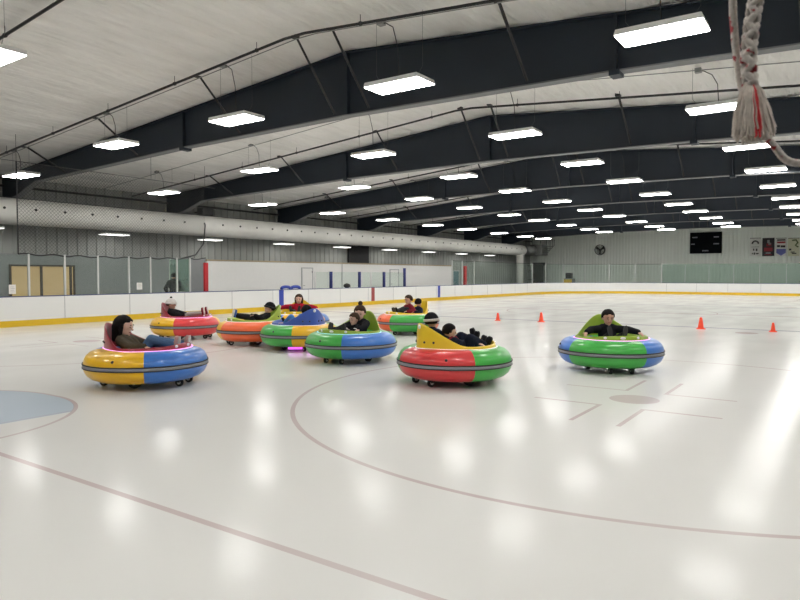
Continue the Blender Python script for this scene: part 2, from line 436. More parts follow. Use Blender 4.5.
for k, y in enumerate(RY):
    if k == 0: lab = 'navy steel roof rafter overhead, out in front of the camera rope'
    else: lab = 'navy steel rafter spanning the rink, %s from the camera' % ORD[k - 1]
    make_rafter(y, lab)

# pipes along the roof
def cross_pipe(y, r, drop, lab, name, cat, m, hang):
    t = thing(name, lab, cat, (RX, y, RZ - drop), 0, None)
    bm = BM(); zz = RZ - drop
    pts = [(XL + .1 - RX, 0, roof(XL + .1) - drop - zz), (-.3, 0, roof(RX - .3) - drop - zz), (.3, 0, roof(RX + .3) - drop - zz), (XR - .1 - RX, 0, roof(XR - .1) - drop - zz)]
    tube(bm, pts, r, n=8); obj('pipe', bm, m, t, smooth=True)
    if hang:
        x = XL + 1.7
        while x < XR - 1:
            bm = BM(); z = roof(x) - drop - zz
            tube(bm, [(x - RX, 0, z + drop - .02), (x - RX, 0, z)], 0.008, n=5); tube(bm, [(x - RX - .02, 0, z), (x - RX + .02, 0, z)], r * 1.5, n=8)
            obj('hanger', bm, m, t); x += 3.05
for k, y in enumerate([6.5, 10.6, 18.3, 26.0, 33.7, 41.4, 49.1, 56.8]):
    cross_pipe(y, 0.032, 0.24, 'thin black sprinkler pipe under the roof, %s from the camera' % ORD[k], 'sprinkler_pipe', 'pipe', M['dark'], True)

# ------------------------------------------------------------------ hanging lights
LIGHT_Y = [0.45, 5.38, 10.98, 16.62, 22.15, 27.35, 32.6, 37.9, 42.75, 48.2, 53.5, 57.6]
COLS = [(-23.4, 5.08), (-17.7, 5.48), (-12.5, 5.50), (-7.6, 5.535), (-2.5, 5.53), (2.6, 5.52)]
COLN = ['file beside the duct', 'second file from duct', 'file just left of ridge', 'file just right of ridge', 'second file right of ridge', 'file nearest right wall']
def build_light(top):
    r = thing('panel_light', 'x', 'ceiling light')
    bm = BM(); w, d = 0.67, 0.33
    prism(bm, [(-w, 0), (w, 0), (w - .03, .09), (-w + .03, .09)], -d, d, 'Y'); obj('housing', bm, M['housing'], r, bevel=0.006)
    bm = BM(); box(bm, -w + .02, w - .02, -d + .02, d - .02, -.012, -.001); obj('diffuser', bm, M['lamp'], r)
    for sx in (-1, 1):
        bm = BM()
        tube(bm, [(sx * (w - .1), 0, top), (sx * (w - .1), 0, .3), (sx * (w - .25), 0, .09)], 0.004, n=4)
        obj('hanging_wire', bm, M['steelcable'], r)
    bm = BM()
    jx = -0.45
    pts = [(jx, 0, top - .08), (jx + .12, 0, top - .10), (jx + .30, 0, top - .22), (jx + .42, 0, top * .55), (jx + .45, 0, .09)]
    cur = []
    for i in range(len(pts) - 1):
        for q in range(4):
            a, c = Vector(pts[i]), Vector(pts[i + 1]); cur.append(a.lerp(c, q / 4))
    cur.append(Vector(pts[-1])); tube(bm, cur, 0.010, n=5); obj('power_cord', bm, M['dark'], r)
    bm = BM(); box(bm, jx - .07, jx + .07, -.07, .07, top - .12, top - .02); obj('junction_box', bm, M['galv'], r)
    return r
protos = {}
def copy_tree(o, parent=None):
    c = o.copy(); C.objects.link(c); c.parent = parent
    for ch in list(o.children): copy_tree(ch, c)
    return c
for ci, (x, z) in enumerate(COLS):
    top = roof(x) - z - .03
    first = None
    for ri, y in enumerate(LIGHT_Y):
        if (ri == 0 and ci < 2) or (ri == 1 and ci == 3): continue
        if first is None: first = build_light(top); r = first
        else: r = copy_tree(first)
        r.location = (x, y, z)
        rown = ['x', 'first row'][ri] if ri < 2 else ORD[ri - 1] + ' row'
        if ri == 0: rown = 'row over the camera'
        r['label'] = 'white LED panel light, %s%s, %s' % (rown, ' from camera' if ri else '', COLN[ci])
        r['group'] = 'LED panel lights hanging from the roof'
for ri, y in enumerate(LIGHT_Y):
    cross_pipe(y, 0.012, 0.13, 'thin electrical conduit on the roof feeding light row %s from the camera' % (ORD[ri - 1] if ri else 'overhead, nearest'), 'electrical_conduit', 'conduit', M['galv'], False)
# lamps low under the duct on the walkway
first = None
for k in range(9):
    y = 11.5 + 5.4 * k
    if first is None:
        first = r = thing('walkway_light', 'x', 'ceiling light')
        bm = BM(); w, d = 0.30, 0.61
        prism(bm, [(-w, 0), (w, 0), (w - .02, .07), (-w + .02, .07)], -d, d, 'Y'); obj('housing', bm, M['housing'], r)
        bm = BM(); box(bm, -w + .02, w - .02, -d + .02, d - .02, -.012, -.001); obj('diffuser', bm, M['lamp_dim'], r)
        for s in (-1, 1):
            bm = BM(); tube(bm, [(-.25, s * .4, .05), (-.25, s * .4, .55), (-.75, s * .4, .55)], 0.008, n=5); obj('bracket', bm, M['galv'], r)
    else: r = copy_tree(first)
    r.location = (-27.5, y, 3.50)
    r['label'] = 'low white walkway light glowing under the duct, %s from the left' % ORD[k]; r['group'] = 'walkway lights under the duct'

# ------------------------------------------------------------------ duct
DX, DZ, DR = -27.05, 4.17, 0.52; DY1 = Yat(523, -27.0)
t = thing('air_duct', 'long white round air duct running along the left wall', 'duct', (DX, 30, DZ - DR))
bm = BM(); n = 40
ysd = [YN + .3]; 
while ysd[-1] < DY1 - .3: ysd.append(ysd[-1] + 0.29)
rings = []
for i, y in enumerate(ysd):
    rr_ = DR - (0.012 if i % 5 == 0 else 0) + 0.008 * noise.noise(Vector((0, y, 0)))
    if i == len(ysd) - 1: rr_ *= .93
    rings.append([bm.verts.new((rr_ * math.cos(2 * PI * k / n), y - 30, DR + rr_ * math.sin(2 * PI * k / n))) for k in range(n)])
for i in range(len(rings) - 1):
    for k in range(n): bm.faces.new([rings[i][k], rings[i][(k + 1) % n], rings[i + 1][(k + 1) % n], rings[i + 1][k]])
bm.faces.new(rings[0]); bm.faces.new(rings[-1])
obj('duct_tube', bm, M['duct'], t, smooth=True)
y = 8.3; q = 0
while y < DY1 - 1:
    a = math.radians(8); bm = BM()
    c = Vector((DR * math.cos(a), y - 30, DR + DR * math.sin(a))); nrm = Vector((math.cos(a), 0, math.sin(a)))
    tube(bm, [c - nrm * .02, c + nrm * .03], 0.05, n=10)
    obj('air_nozzle', bm, M['dark'], t); y += 1.17
bm = BM(); tube(bm, [(0, YN - 29.5, DR * 2 + .02), (0, DY1 - 30.3, DR * 2 + .02)], .012); obj('suspension_cable', bm, M['steelcable'], t)
# vertical branch near the far corner and the machinery behind
bm = BM(); y = DY1 - .7; tube(bm, [(0, y - 30, DR), (.0, y - 30, DR - 1.2), (0, y - 30, -(DZ - DR) + .0)], 0.36, n=20)
obj('duct_riser', bm, M['duct'], t, smooth=True)
t = thing('air_handler', 'grey air handling unit with bent pipes beyond the duct end', 'machine', (-26.6, 63.6, 3.7))
bm = BM(); box(bm, -.9, .9, -.9, .9, 0, 1.1); obj('cabinet', bm, M['galv'], t, bevel=.03)
bm = BM(); tube(bm, [(0, -.9, .5), (0, -2.2, .5)], .45, n=20); obj('duct_collar', bm, M['galv'], t, smooth=True)
for i in range(4):
    bm = BM(); z = .3 + .2 * i
    tube(bm, [(.9, -.5 + .2 * i, z), (1.5 + .1 * i, -.5 + .2 * i, z), (1.6 + .1 * i, -.5 + .2 * i, z + .1), (1.6 + .1 * i, -.5 + .2 * i, 1.6)], .05, n=8); obj('pipe', bm, M['galv'], t, smooth=True)
for sx in (-.8, .8):
    for sy in (-.8, .8):
        bm = BM(); tube(bm, [(sx, sy, 1.1), (sx, sy, roof(-26.6 + sx) - 3.75)], .02, n=6); obj('hanger_rod', bm, M['dark'], t)

# ------------------------------------------------------------------ rink boards
def wall_loop(bm, z0, z1, off0, off1, mi=0, n=24):
    a, b_ = rr(off0, n), rr(off1, n); N = len(a)
    V = [[bm.verts.new((p[0], p[1], z)) for p in q] for q, z in ((a, z0), (a, z1), (b_, z1), (b_, z0))]
    for i in range(N):
        j = (i + 1) % N
        for s in range(4):
            f = bm.faces.new([V[s][i], V[s][j], V[(s + 1) % 4][j], V[(s + 1) % 4][i]]); f.material_index = mi
t = thing('rink_boards', 'white dasher boards with yellow kick strip around the ice', 'rink boards', (-9.02, 29.95, 0))
def sh(o): o.location = (9.02, -29.95, 0); return o
bm = BM(); wall_loop(bm, 0.20, 0.955, 0.0, 0.12); sh(obj('board_panel', bm, M['white_board'], t, smooth=False))
bm = BM(); wall_loop(bm, 0.0, 0.20, -0.02, 0.12); sh(obj('kick_strip', bm, M['yellow_kick'], t))
bm = BM(); wall_loop(bm, 0.955, 0.985, -0.01, 0.14); sh(obj('cap_rail', bm, M['caprail'], t))
y = 1.2 + 8.0
bm = BM()
while y < 52:
    box(bm, BL - .0, BL + .004, y - .012, y + .012, .2, .955); y += 2.44
x = -13.0
while x < -4.8: box(bm, x - .012, x + .012, BFAR - .004, BFAR, .2, .955); x += 2.44
sh(obj('panel_seam', bm, M['seam'], t))
for y, m, nm in ((Yat(373, BL), M['redline'], 'red_centre_stripe'), (21.95, M['blueline'], 'blue_line_stripe'), (Yat(439, BL), M['blueline'], 'blue_line_stripe')):
    bm = BM(); box(bm, BL - .0, BL + .006, y - .15, y + .15, .0, .962)
    o = sh(obj(nm, bm, m, t))
    if nm == 'blue_line_stripe' and y < 25: o['label'] = 'near blue line stripe on the boards'
    if nm == 'blue_line_stripe' and y > 30: o['label'] = 'far blue line stripe on the boards'

# blue hooped padding on the board top by the near blue stripe
t = thing('blue_pad', 'pair of low blue padded hoops on the board top by blue stripe', 'padding', (BL - .06, Yat(283, BL), 0.985))
y1 = Yat(292, BL) - Yat(283, BL); 
for k, (a, c) in enumerate(((-.05, y1 - .05), (y1, 2 * y1))):
    bm = BM(); pts = []
    for i in range(13):
        u = i / 12; pts.append((0, a + (c - a) * u, 0.03 + .09 * math.sin(PI * u) ** .5))
    tube(bm, pts, .075, n=10); obj('hoop', bm, M['blue_pad'], t, smooth=True)

# glass shields
def shield(name, lab, pts, z1, mglass, post_m, post_r=0.035, tinted=None, rail=False):
    c = Vector(pts[0]); t = thing(name, lab, 'glass barrier', (c.x, c.y, .985))
    for i, p in enumerate(pts):
        if post_m is not None:
            bm = BM(); x, y = p[0] - c.x, p[1] - c.y
            box(bm, x - post_r, x + post_r, y - post_r, y + post_r, 0, z1 - .985 + .04); obj('post', bm, post_m, t)
    for i in range(len(pts) - 1):
        a = Vector((pts[i][0] - c.x, pts[i][1] - c.y, 0)); b_ = Vector((pts[i + 1][0] - c.x, pts[i + 1][1] - c.y, 0))
        d = (b_ - a).normalized(); nn = Vector((-d.y, d.x, 0)) * .006
        a2, b2 = a + d * post_r, b_ - d * post_r
        bm = BM(); vs = []
        for q in (a2 - nn, b2 - nn, b2 + nn, a2 + nn): vs.append((q.x, q.y))
        prism(bm, vs, 0.0, z1 - .985, 'Z'); obj('pane', bm, tinted if (tinted and i == len(pts) - 2) else mglass, t)
    if rail:
        bm = BM(); tube(bm, [(p[0] - c.x, p[1] - c.y, z1 - .985 + .02) for p in pts], .018, n=6); obj('top_rail', bm, M['dark'], t)
    return t
gx = BL - .07
ys = [Yat(q, gx) for q in (-12, 29, 65, 98, 129, 150.5, 177, 190)]
shield('glass_shield', 'clear glass shield with aluminium posts along the left boards', [(gx, y) for y in ys] + [(gx - 2.0, Yat(190, gx) + .5)], 2.32, M['glass'], M['alum'], .03, tinted=M['green_glass'])
# benches: low glass with blue posts
yb = [Yat(q, gx) for q in (315, 331, 359.5, 371, 384, 404.5)]
t = thing('bench_glass', 'low glass screen with dark blue posts at the team benches', 'glass barrier', (gx, yb[0], 0.985))
for i, y in enumerate(yb):
    bm = BM(); blue = i in (1, 2, 4, 5)
    r_ = .085 if blue else .02
    tube(bm, [(0, y - yb[0], 0), (0, y - yb[0], .86 if i < 5 else 1.1)], r_, n=12)
    obj('post', bm, M['navy_post'] if blue else M['alum'], t, smooth=True)
for i in range(len(yb) - 1):
    bm = BM(); box(bm, -.006, .006, yb[i] - yb[0] + .09, yb[i + 1] - yb[0] - .09, 0, .84); obj('pane', bm, M['glass'], t)
# far shields, following the corner
loop = rr(0.06, 10)
far = [p for p in loop if p[1] > 47 and p[0] < 3.9]
# from the left side round the corner to the straight far end
left_run = [(gx, y) for y in (Yat(452, gx), Yat(462, gx), Yat(474, gx))]
corner = []
R = RAD + .06
for i in range(0, 7):
    a = math.radians(180 - 90 * i / 6); corner.append((BL - .06 + R + R * math.cos(a), BFAR + .06 - R + R * math.sin(a)))
corner = [p for p in corner if p[1] > left_run[-1][1] + .8]
straight = [(x, BFAR + .06) for x in (-11.5, -9.6, -7.7, -5.8, -3.9, -2.0, 0.0, 2.0)]
straight = [p for p in straight if p[0] > corner[-1][0] + 0.5]
shield('far_glass_shield', 'clear glass shield with slim posts round the far left corner', left_run + corner, 2.62, M['glass'], M['alum'], .03, rail=True)
shield('end_glass_shield', 'green tinted seamless glass shield along the far end boards', [corner[-1]] + straight, 2.62, M['far_glass'], M['seam'], .012)

# protective netting above the left glass
nm = bpy.data.materials.new('dark_netting'); nm.use_nodes = True; nt = nm.node_tree; nt.nodes.clear()
out = nt.nodes.new('ShaderNodeOutputMaterial'); tr = nt.nodes.new('ShaderNodeBsdfTransparent'); df = nt.nodes.new('ShaderNodeBsdfDiffuse'); df.inputs['Color'].default_value = (0.09, 0.09, 0.09, 1)
mix = nt.nodes.new('ShaderNodeMixShader'); tc = nt.nodes.new('ShaderNodeTexCoord'); sp = nt.nodes.new('ShaderNodeSeparateXYZ'); nt.links.new(tc.outputs['Object'], sp.inputs[0])
def mm(op, a, b_=None):
    n = nt.nodes.new('ShaderNodeMath'); n.operation = op
    for i, v in enumerate((a, b_)):
        if v is None: continue
        if isinstance(v, (int, float)): n.inputs[i].default_value = v
        else: nt.links.new(v, n.inputs[i])
    return n.outputs[0]
cell = 0.12
u = mm('MULTIPLY', mm('ADD', sp.outputs['Y'], sp.outputs['Z']), 1 / cell); v = mm('MULTIPLY', mm('SUBTRACT', sp.outputs['Y'], sp.outputs['Z']), 1 / cell)
g1 = mm('LESS_THAN', mm('ABSOLUTE', mm('SUBTRACT', mm('FRACT', u), .5)), .045); g2 = mm('LESS_THAN', mm('ABSOLUTE', mm('SUBTRACT', mm('FRACT', v), .5)), .045)
nt.links.new(mm('MAXIMUM', g1, g2), mix.inputs['Fac']); nt.links.new(tr.outputs[0], mix.inputs[1]); nt.links.new(df.outputs[0], mix.inputs[2]); nt.links.new(mix.outputs[0], out.inputs['Surface'])
n0, n1 = Yat(19, gx), Yat(206, gx)
t = thing('safety_net', 'dark diamond mesh safety net hanging above the left glass', 'net', (gx, n0, 2.38))
bm = BM()
N = 40; H = 2.95
cols_ = []
for i in range(N + 1):
    y = (n1 - n0) * i / N
    cols_.append([bm.verts.new((.05 * math.sin(y * 1.7 + k) * (k / 6), y, H * k / 6)) for k in range(7)])
for i in range(N):
    for k in range(6): bm.faces.new([cols_[i][k], cols_[i + 1][k], cols_[i + 1][k + 1], cols_[i][k + 1]])
obj('net_mesh', bm, nm, t)
bm = BM(); pts = []
for i in range(41):
    y = (n1 - n0) * i / 40; pts.append((0, y, -.03 + .03 * math.sin(i * 1.3) - .04 * math.sin(PI * i / 40)))
tube(bm, pts, .022, n=6); obj('bottom_rope', bm, M['dark'], t)
bm = BM(); tube(bm, [(0, 0, -.03), (0.0, 0, H)], .022, n=6); obj('edge_rope', bm, M['dark'], t)
bm = BM(); tube(bm, [(0, (n1 - n0) - 1.2, -.05), (0, (n1 - n0) - .5, .12), (0, n1 - n0 - .1, .6), (0, n1 - n0, 1.4)], .03, n=6); obj('edge_rope', bm, M['dark'], t)
bm = BM(); tube(bm, [(0, -.5, H), (0, n1 - n0 + .5, H)], .012, n=6); obj('top_cable', bm, M['steelcable'], t)
for q in (0.0, .33, .66, 1.0):
    bm = BM(); y = (n1 - n0) * q; tube(bm, [(0, y, H), (0, y, roof(gx) - 2.38)], .008, n=5); obj('hanger_wire', bm, M['steelcable'], t)

# white notices on the glass
for x0, x1, z0, z1, lab in ((9, 16, 1.06, 1.36, 'white paper notice on the glass below the lobby window corner'), (137, 142.5, 1.12, 1.38, 'white paper notice on the glass left of the dark coated person')):
    y0, y1 = Yat(x0, gx + .03), Yat(x1, gx + .03)
    t = thing('paper_notice', lab, 'notice', (gx + .012, y0, z0), 0, 'paper notices on the glass')
    bm = BM(); box(bm, 0, .003, 0, y1 - y0, 0, z1 - z0); obj('sheet', bm, M['paper'], t)
    bm = BM()
    for k in range(4): box(bm, .003, .004, .05, (y1 - y0) * (.9 - .12 * (k % 2)), (z1 - z0) * (.2 + .18 * k), (z1 - z0) * (.24 + .18 * k))
    obj('printed_lines', bm, M['print'], t)

# red upright bars at the walkway
for px, X, z1, w, lab in ((206, gx - 1.6, 2.22, .10, 'tall red post where the left glass ends'), (465, gx - 1.8, 2.35, .14, 'red post beside the teal door near the far corner')):
    y = Yat(px, X)
    t = thing('red_post', lab, 'post', (X, y, -.02))
    bm = BM(); box(bm, -w / 2, w / 2, -w, w, 0, z1 + .02); obj('upright', bm, M['red_post'], t, bevel=.01)
    bm = BM(); box(bm, -.15, .15, -.15, .15, 0, .03); obj('base_plate', bm, M['galv'], t)

# far items -------------------------------------------------------
yy = YF - .10
def wx_(px): return Xat(px, yy)
def wz(py, px):
    a = (px - 400) / F; tt = yy / (CS + a * SN); return HC + (HOR - py) / F * tt
x0, x1 = wx_(689.5), wx_(721); z0, z1 = wz(253.5, 705), wz(232.5, 705)
t = thing('scoreboard', 'large black hockey scoreboard high on the far wall', 'scoreboard', ((x0 + x1) / 2, yy, z0))
w = x1 - x0; h = z1 - z0
bm = BM(); box(bm, -w / 2, w / 2, -.16, .05, 0, h); obj('cabinet', bm, mat('scoreboard_black', (0.005, 0.006, 0.008, 1), .85, spec=.08), t, bevel=.02)
mk = mat('pale_scoreboard_lettering', (0.30, 0.32, 0.36, 1), .5)
for (ux, uz, uw) in ((-.34, .74, .17), (.34, .74, .17), (-.40, .42, .12), (.34, .42, .18), (.0, .10, .20)):
    bm = BM(); nn = 5
    for k in range(nn):
        xa = (ux - uw / 2 + uw * k / nn) * w; xb = xa + uw / nn * w * .72; zb = uz * h
        box(bm, xa, xb, -.165, -.158, zb, zb + h * .055)
    obj('lettering', bm, mk, t)
bm = BM(); box(bm, -w / 2, w / 2, -.165, -.155, 0, .03); box(bm, -w / 2, w / 2, -.165, -.155, h - .03, h); obj('frame_edge', bm, M['dark'], t)
# banners
bw = mat('banner_white', (0.72, 0.71, 0.68, 1), .7); bk = mat('banner_black', (0.02, 0.015, 0.018, 1), .7); brd = mat('banner_red', (0.30, 0.02, 0.03, 1), .7)
bbl = mat('banner_blue', (0.13, 0.14, 0.42, 1), .7); bgn = mat('banner_olive', (0.10, 0.14, 0.05, 1), .7); bcr = mat('banner_cream', (0.66, 0.66, 0.50, 1), .7); bgy = mat('banner_grey', (0.35, 0.35, 0.36, 1), .7)
def banner(px0, px1, lab, basem):
    x0, x1 = wx_(px0), wx_(px1); z0, z1 = wz(256.2, px0), wz(238.5, px0)
    t = thing('wall_banner', lab, 'banner', (x0, yy - .02, z0), 0, 'banners on the far wall'); W, Hh = x1 - x0, z1 - z0
    bm = BM(); box(bm, 0, W, -.02, 0, 0, Hh); obj('cloth', bm, basem, t)
    bm = BM(); tube(bm, [(0, -.01, Hh), (W, -.01, Hh)], .025, n=8); obj('top_rod', bm, M['dark'], t)
    return t, W, Hh
def blk(bm, W, H_, u0, u1, v0, v1): box(bm, u0 * W, u1 * W, -.028, -.019, v0 * H_, v1 * H_)
t, W, Hh = banner(749, 760, 'white wall banner with black arch emblem, leftmost of the four', bw)
bm = BM(); pts = [(W * (.5 + .28 * math.cos(a)), -.024, Hh * (.68 + .16 * math.sin(a))) for a in [PI * i / 10 for i in range(11)]]
tube(bm, pts, .07, n=6); obj('arch_emblem', bm, bk, t)
bm = BM()
for q in ((.3, .42, .3, .42), (.55, .7, .28, .42), (.2, .3, .1, .18), (.36, .5, .08, .2), (.56, .82, .1, .17), (.15, .85, .5, .52)): blk(bm, W, Hh, *q)
obj('lettering', bm, bk, t)
t, W, Hh = banner(761.5, 773.5, 'black wall banner with red band and figure', bk)
bm = BM()
for q in ((.15, .85, .27, .47), (.35, .75, .55, .7), (.2, .8, .06, .1)): blk(bm, W, Hh, *q)
obj('red_band', bm, brd, t)
bm = BM()
for q in ((.4, .6, .72, .9), (.5, .72, .62, .74)): blk(bm, W, Hh, *q)
obj('pale_figure', bm, bgy, t)
bm = BM(); blk(bm, W, Hh, .3, .7, .14, .2); obj('pale_lettering', bm, bgy, t)
t, W, Hh = banner(775, 785.5, 'white wall banner with blue shield at the bottom', bw)
bm = BM(); prism(bm, [(W * .05, Hh * .4), (W * .05, Hh * .18), (W * .5, Hh * .02), (W * .95, Hh * .18), (W * .95, Hh * .4)], -.028, -.019, 'Y'); obj('blue_shield', bm, bbl, t)
bm = BM()
for q in ((.1, .4, .5, .62), (.45, .9, .48, .6), (.1, .9, .86, .94)): blk(bm, W, Hh, *q)
obj('dark_lettering', bm, bk, t)
bm = BM(); blk(bm, W, Hh, .1, .9, .72, .82); obj('red_strip', bm, brd, t)
t, W, Hh = banner(787, 798.5, 'cream wall banner with olive swoosh, rightmost of the four', bcr)
bm = BM(); pts = [(W * u, -.024, Hh * v) for u, v in ((.35, .88), (.7, .9), (.85, .75), (.65, .6), (.9, .5))]; tube(bm, pts, .07, n=6); obj('olive_swoosh', bm, bgn, t)
bm = BM()
for q in ((.1, .3, .32, .42), (.35, .75, .12, .18), (.25, .6, .2, .25)): blk(bm, W, Hh, *q)
obj('dark_lettering', bm, bk, t)
# round wall fan
x, z = wx_(600.5), wz(250, 600)
t = thing('wall_fan', 'round dark caged fan mounted on the far wall', 'fan', (x, yy, z))
bm = BM(); tube(bm, [(.5 * math.cos(2 * PI * i / 24), -.45, .5 * math.sin(2 * PI * i / 24)) for i in range(24)], .03, n=6, closed=True)
tube(bm, [(.5 * math.cos(2 * PI * i / 24), -.25, .5 * math.sin(2 * PI * i / 24)) for i in range(24)], .03, n=6, closed=True)
for i in range(12):
    a = 2 * PI * i / 12; tube(bm, [(.06 * math.cos(a), -.48, .06 * math.sin(a)), (.5 * math.cos(a), -.45, .5 * math.sin(a)), (.5 * math.cos(a), -.25, .5 * math.sin(a))], .012, n=4)
obj('cage', bm, M['dark'], t)
for i in range(3):
    bm = BM(); a = 2 * PI * i / 3 + .4
    c1, s1 = math.cos(a), math.sin(a)
    vs = [bm.verts.new(v) for v in ((.06 * c1 - .03 * s1, -.36, .06 * s1 + .03 * c1), (.44 * c1 - .18 * s1, -.40, .44 * s1 + .18 * c1), (.46 * c1 + .08 * s1, -.33, .46 * s1 - .08 * c1), (.06 * c1 + .04 * s1, -.33, .06 * s1 - .04 * c1))]
    bm.faces.new(vs); o = obj('blade', bm, M['dark'], t); s_ = o.modifiers.new('s', 'SOLIDIFY'); s_.thickness = .015
bm = BM(); tube(bm, [(0, -.42, 0), (0, -.05, 0)], .10, n=14); tube(bm, [(0, -.1, 0), (0, -.1, -.3), (0, .04, -.4)], .04, n=8); obj('motor', bm, M['dark'], t)
# yellow and grey cart behind the far glass
t = thing('equipment_cart', 'grey cart with yellow panel behind the far glass', 'cart', (Xat(569, 63.5), 63.5, -.02))
bm = BM(); box(bm, -.5, .5, -.4, .4, .35, 1.35); obj('cart_body', bm, M['galv'], t, bevel=.03)
bm = BM(); box(bm, -.42, .42, -.43, -.40, .9, 1.25); obj('yellow_panel', bm, M['yellow_kick'], t)
bm = BM(); box(bm, -.3, .3, -.25, .25, 1.35, 1.9); obj('upper_box', bm, M['dark'], t, bevel=.03)
for sx in (-.4, .4):
    for sy in (-.3, .3):
        bm = BM(); tube(bm, [(sx - .03, sy, .17), (sx + .03, sy, .17)], .17, n=16); box(bm, sx - .02, sx + .02, sy - .03, sy + .03, .17, .36); obj('wheel', bm, M['black'], t)
# dark rack frame near the corner opening
t = thing('storage_rack', 'dark metal rack standing before the dark corner opening', 'rack', (Xat(537, 64.3), 64.3, -.02))
for sx in (-.9, .9):
    for sy in (-.3, .3):
        bm = BM(); box(bm, sx - .04, sx + .04, sy - .04, sy + .04, 0, 2.7); obj('post', bm, M['galv'], t)
for z in (.3, 1.2, 2.1, 2.65):
    bm = BM(); box(bm, -.95, .95, -.35, .35, z, z + .04); obj('shelf', bm, M['dark'], t)
# black bag on board top
t = thing('black_helmet', 'small black helmet resting on the board top by the benches', 'helmet', (gx, Yat(347, gx), 0.985))
bm = BM(); ellipsoid(bm, (0, 0, .10), (.17, .22, .14), fun=lambda d: 1.0 if d.z > -.5 else .85); obj('shell', bm, M['black'], t, smooth=True)
bm = BM(); tube(bm, [(.16, -.13, .05), (.22, 0, .04), (.16, .13, .05)], .012, n=6); obj('face_bar', bm, M['dark'], t)
# small dark wall speaker beside second rafter
t = thing('wall_speaker', 'small black loudspeaker above the duct by the second rafter', 'speaker', (XL + .9, Yat(206, XL + .9), 4.75))
bm = BM(); box(bm, -.2, .25, -.35, .35, 0, .38); obj('cabinet', bm, M['black'], t, bevel=.02)
bm = BM(); tube(bm, [(-.15, 0, .2), (-.82, 0, .2)], .04); obj('bracket', bm, M['dark'], t)
bm = BM(); box(bm, .25, .262, -.31, .31, .04, .34); obj('grille', bm, M['dark'], t)

# ------------------------------------------------------------------ traffic cones
def cone_thing(px, py, h, lab):
    tt = F * HC / (py - HOR)
    t = thing('traffic_cone', lab, 'cone', P(px, tt), 0.3, 'orange cones on the ice')
    bm = BM(); prism(bm, [(-.14 * h / .4, -.14 * h / .4), (.14 * h / .4, -.14 * h / .4), (.14 * h / .4, .14 * h / .4), (-.14 * h / .4, .14 * h / .4)], 0, .025, 'Z'); obj('base', bm, M['cone'], t, bevel=.008)
    bm = BM(); r0 = .24 * h
    lathe(bm, [(r0 * 1.1, .025), (r0, .04), (.045 * h / .4 * 1.0, h - .02), (.035 * h / .4, h), (.02, h), (.02, h - .05)], n=24); obj('cone_body', bm, M['cone'], t, smooth=True)
cone_thing(498, 320.6, .28, 'small orange cone on the ice, leftmost of the four')
cone_thing(541.5, 322, .34, 'orange cone on the ice, second from the left')
cone_thing(701.5, 329, .36, 'tall orange cone on the ice, third from the left')
cone_thing(774, 332, .27, 'short orange cone on the ice, rightmost of the four')

# ------------------------------------------------------------------ bumper cars
RC, RA, RB, RZC = 0.615, 0.275, 0.235, 0.335      # ring centre radius, half width, half height, centre height
def ring_r(dz): return RC + RA * math.sqrt(max(0, 1 - (abs(dz) / RB) ** 2.3)) 
cm_ = {}
def vinyl(n, c):
    if n not in cm_: cm_[n] = mat('vinyl_' + n, c, 0.32, noise_amt=.05, nscale=3, coat=0.25)
    return cm_[n]
VY = vinyl('yellow', (0.85, 0.48, 0.01, 1)); VB = vinyl('blue', (0.045, 0.19, 0.62, 1)); VR = vinyl('red', (0.72, 0.045, 0.05, 1))
VG = vinyl('green', (0.05, 0.42, 0.06, 1)); VO = vinyl('orange', (0.92, 0.15, 0.04, 1))
TUB = {'maroon': mat('tub_maroon', (0.30, 0.012, 0.03, 1), .3, coat=.2), 'lime': mat('tub_lime', (0.28, 0.42, 0.03, 1), .35, coat=.2),
       'blue': mat('tub_blue', (0.04, 0.10, 0.45, 1), .35, coat=.2), 'yellow': mat('tub_yellow', (0.78, 0.55, 0.01, 1), .35, coat=.2)}
bandg = mat('band_grey', (0.26, 0.27, 0.30, 1), .4)
LED = {'pink': mat('led_pink', (.6, .3, .6, 1), .4, emit=(1.0, 0.42, 0.95, 1), es=1.3), 'white': mat('led_white', (.8, .8, .8, 1), .4, emit=(1.0, 0.80, 0.92, 1), es=.45),
       'cyan': mat('led_cyan', (.5, .8, .8, 1), .4, emit=(0.35, 0.85, 1.0, 1), es=.5), 'magenta': mat('led_magenta', (.5, .1, .5, 1), .4, emit=(0.75, 0.10, 0.95, 1), es=1.6)}
def rim_h(phi):
    u = max(0.0, (-math.cos(phi) - .28) / .72)
    f = min(phi % (2 * PI), 2 * PI - phi % (2 * PI))
    return 0.612 + 0.335 * u ** 1.35 + 0.04 * math.exp(-(math.degrees(f) / 45.0) ** 2)
def egg(phi): return math.sin(phi) * .97 * (1 - .42 * max(0.0, -math.cos(phi)) ** 1.3)
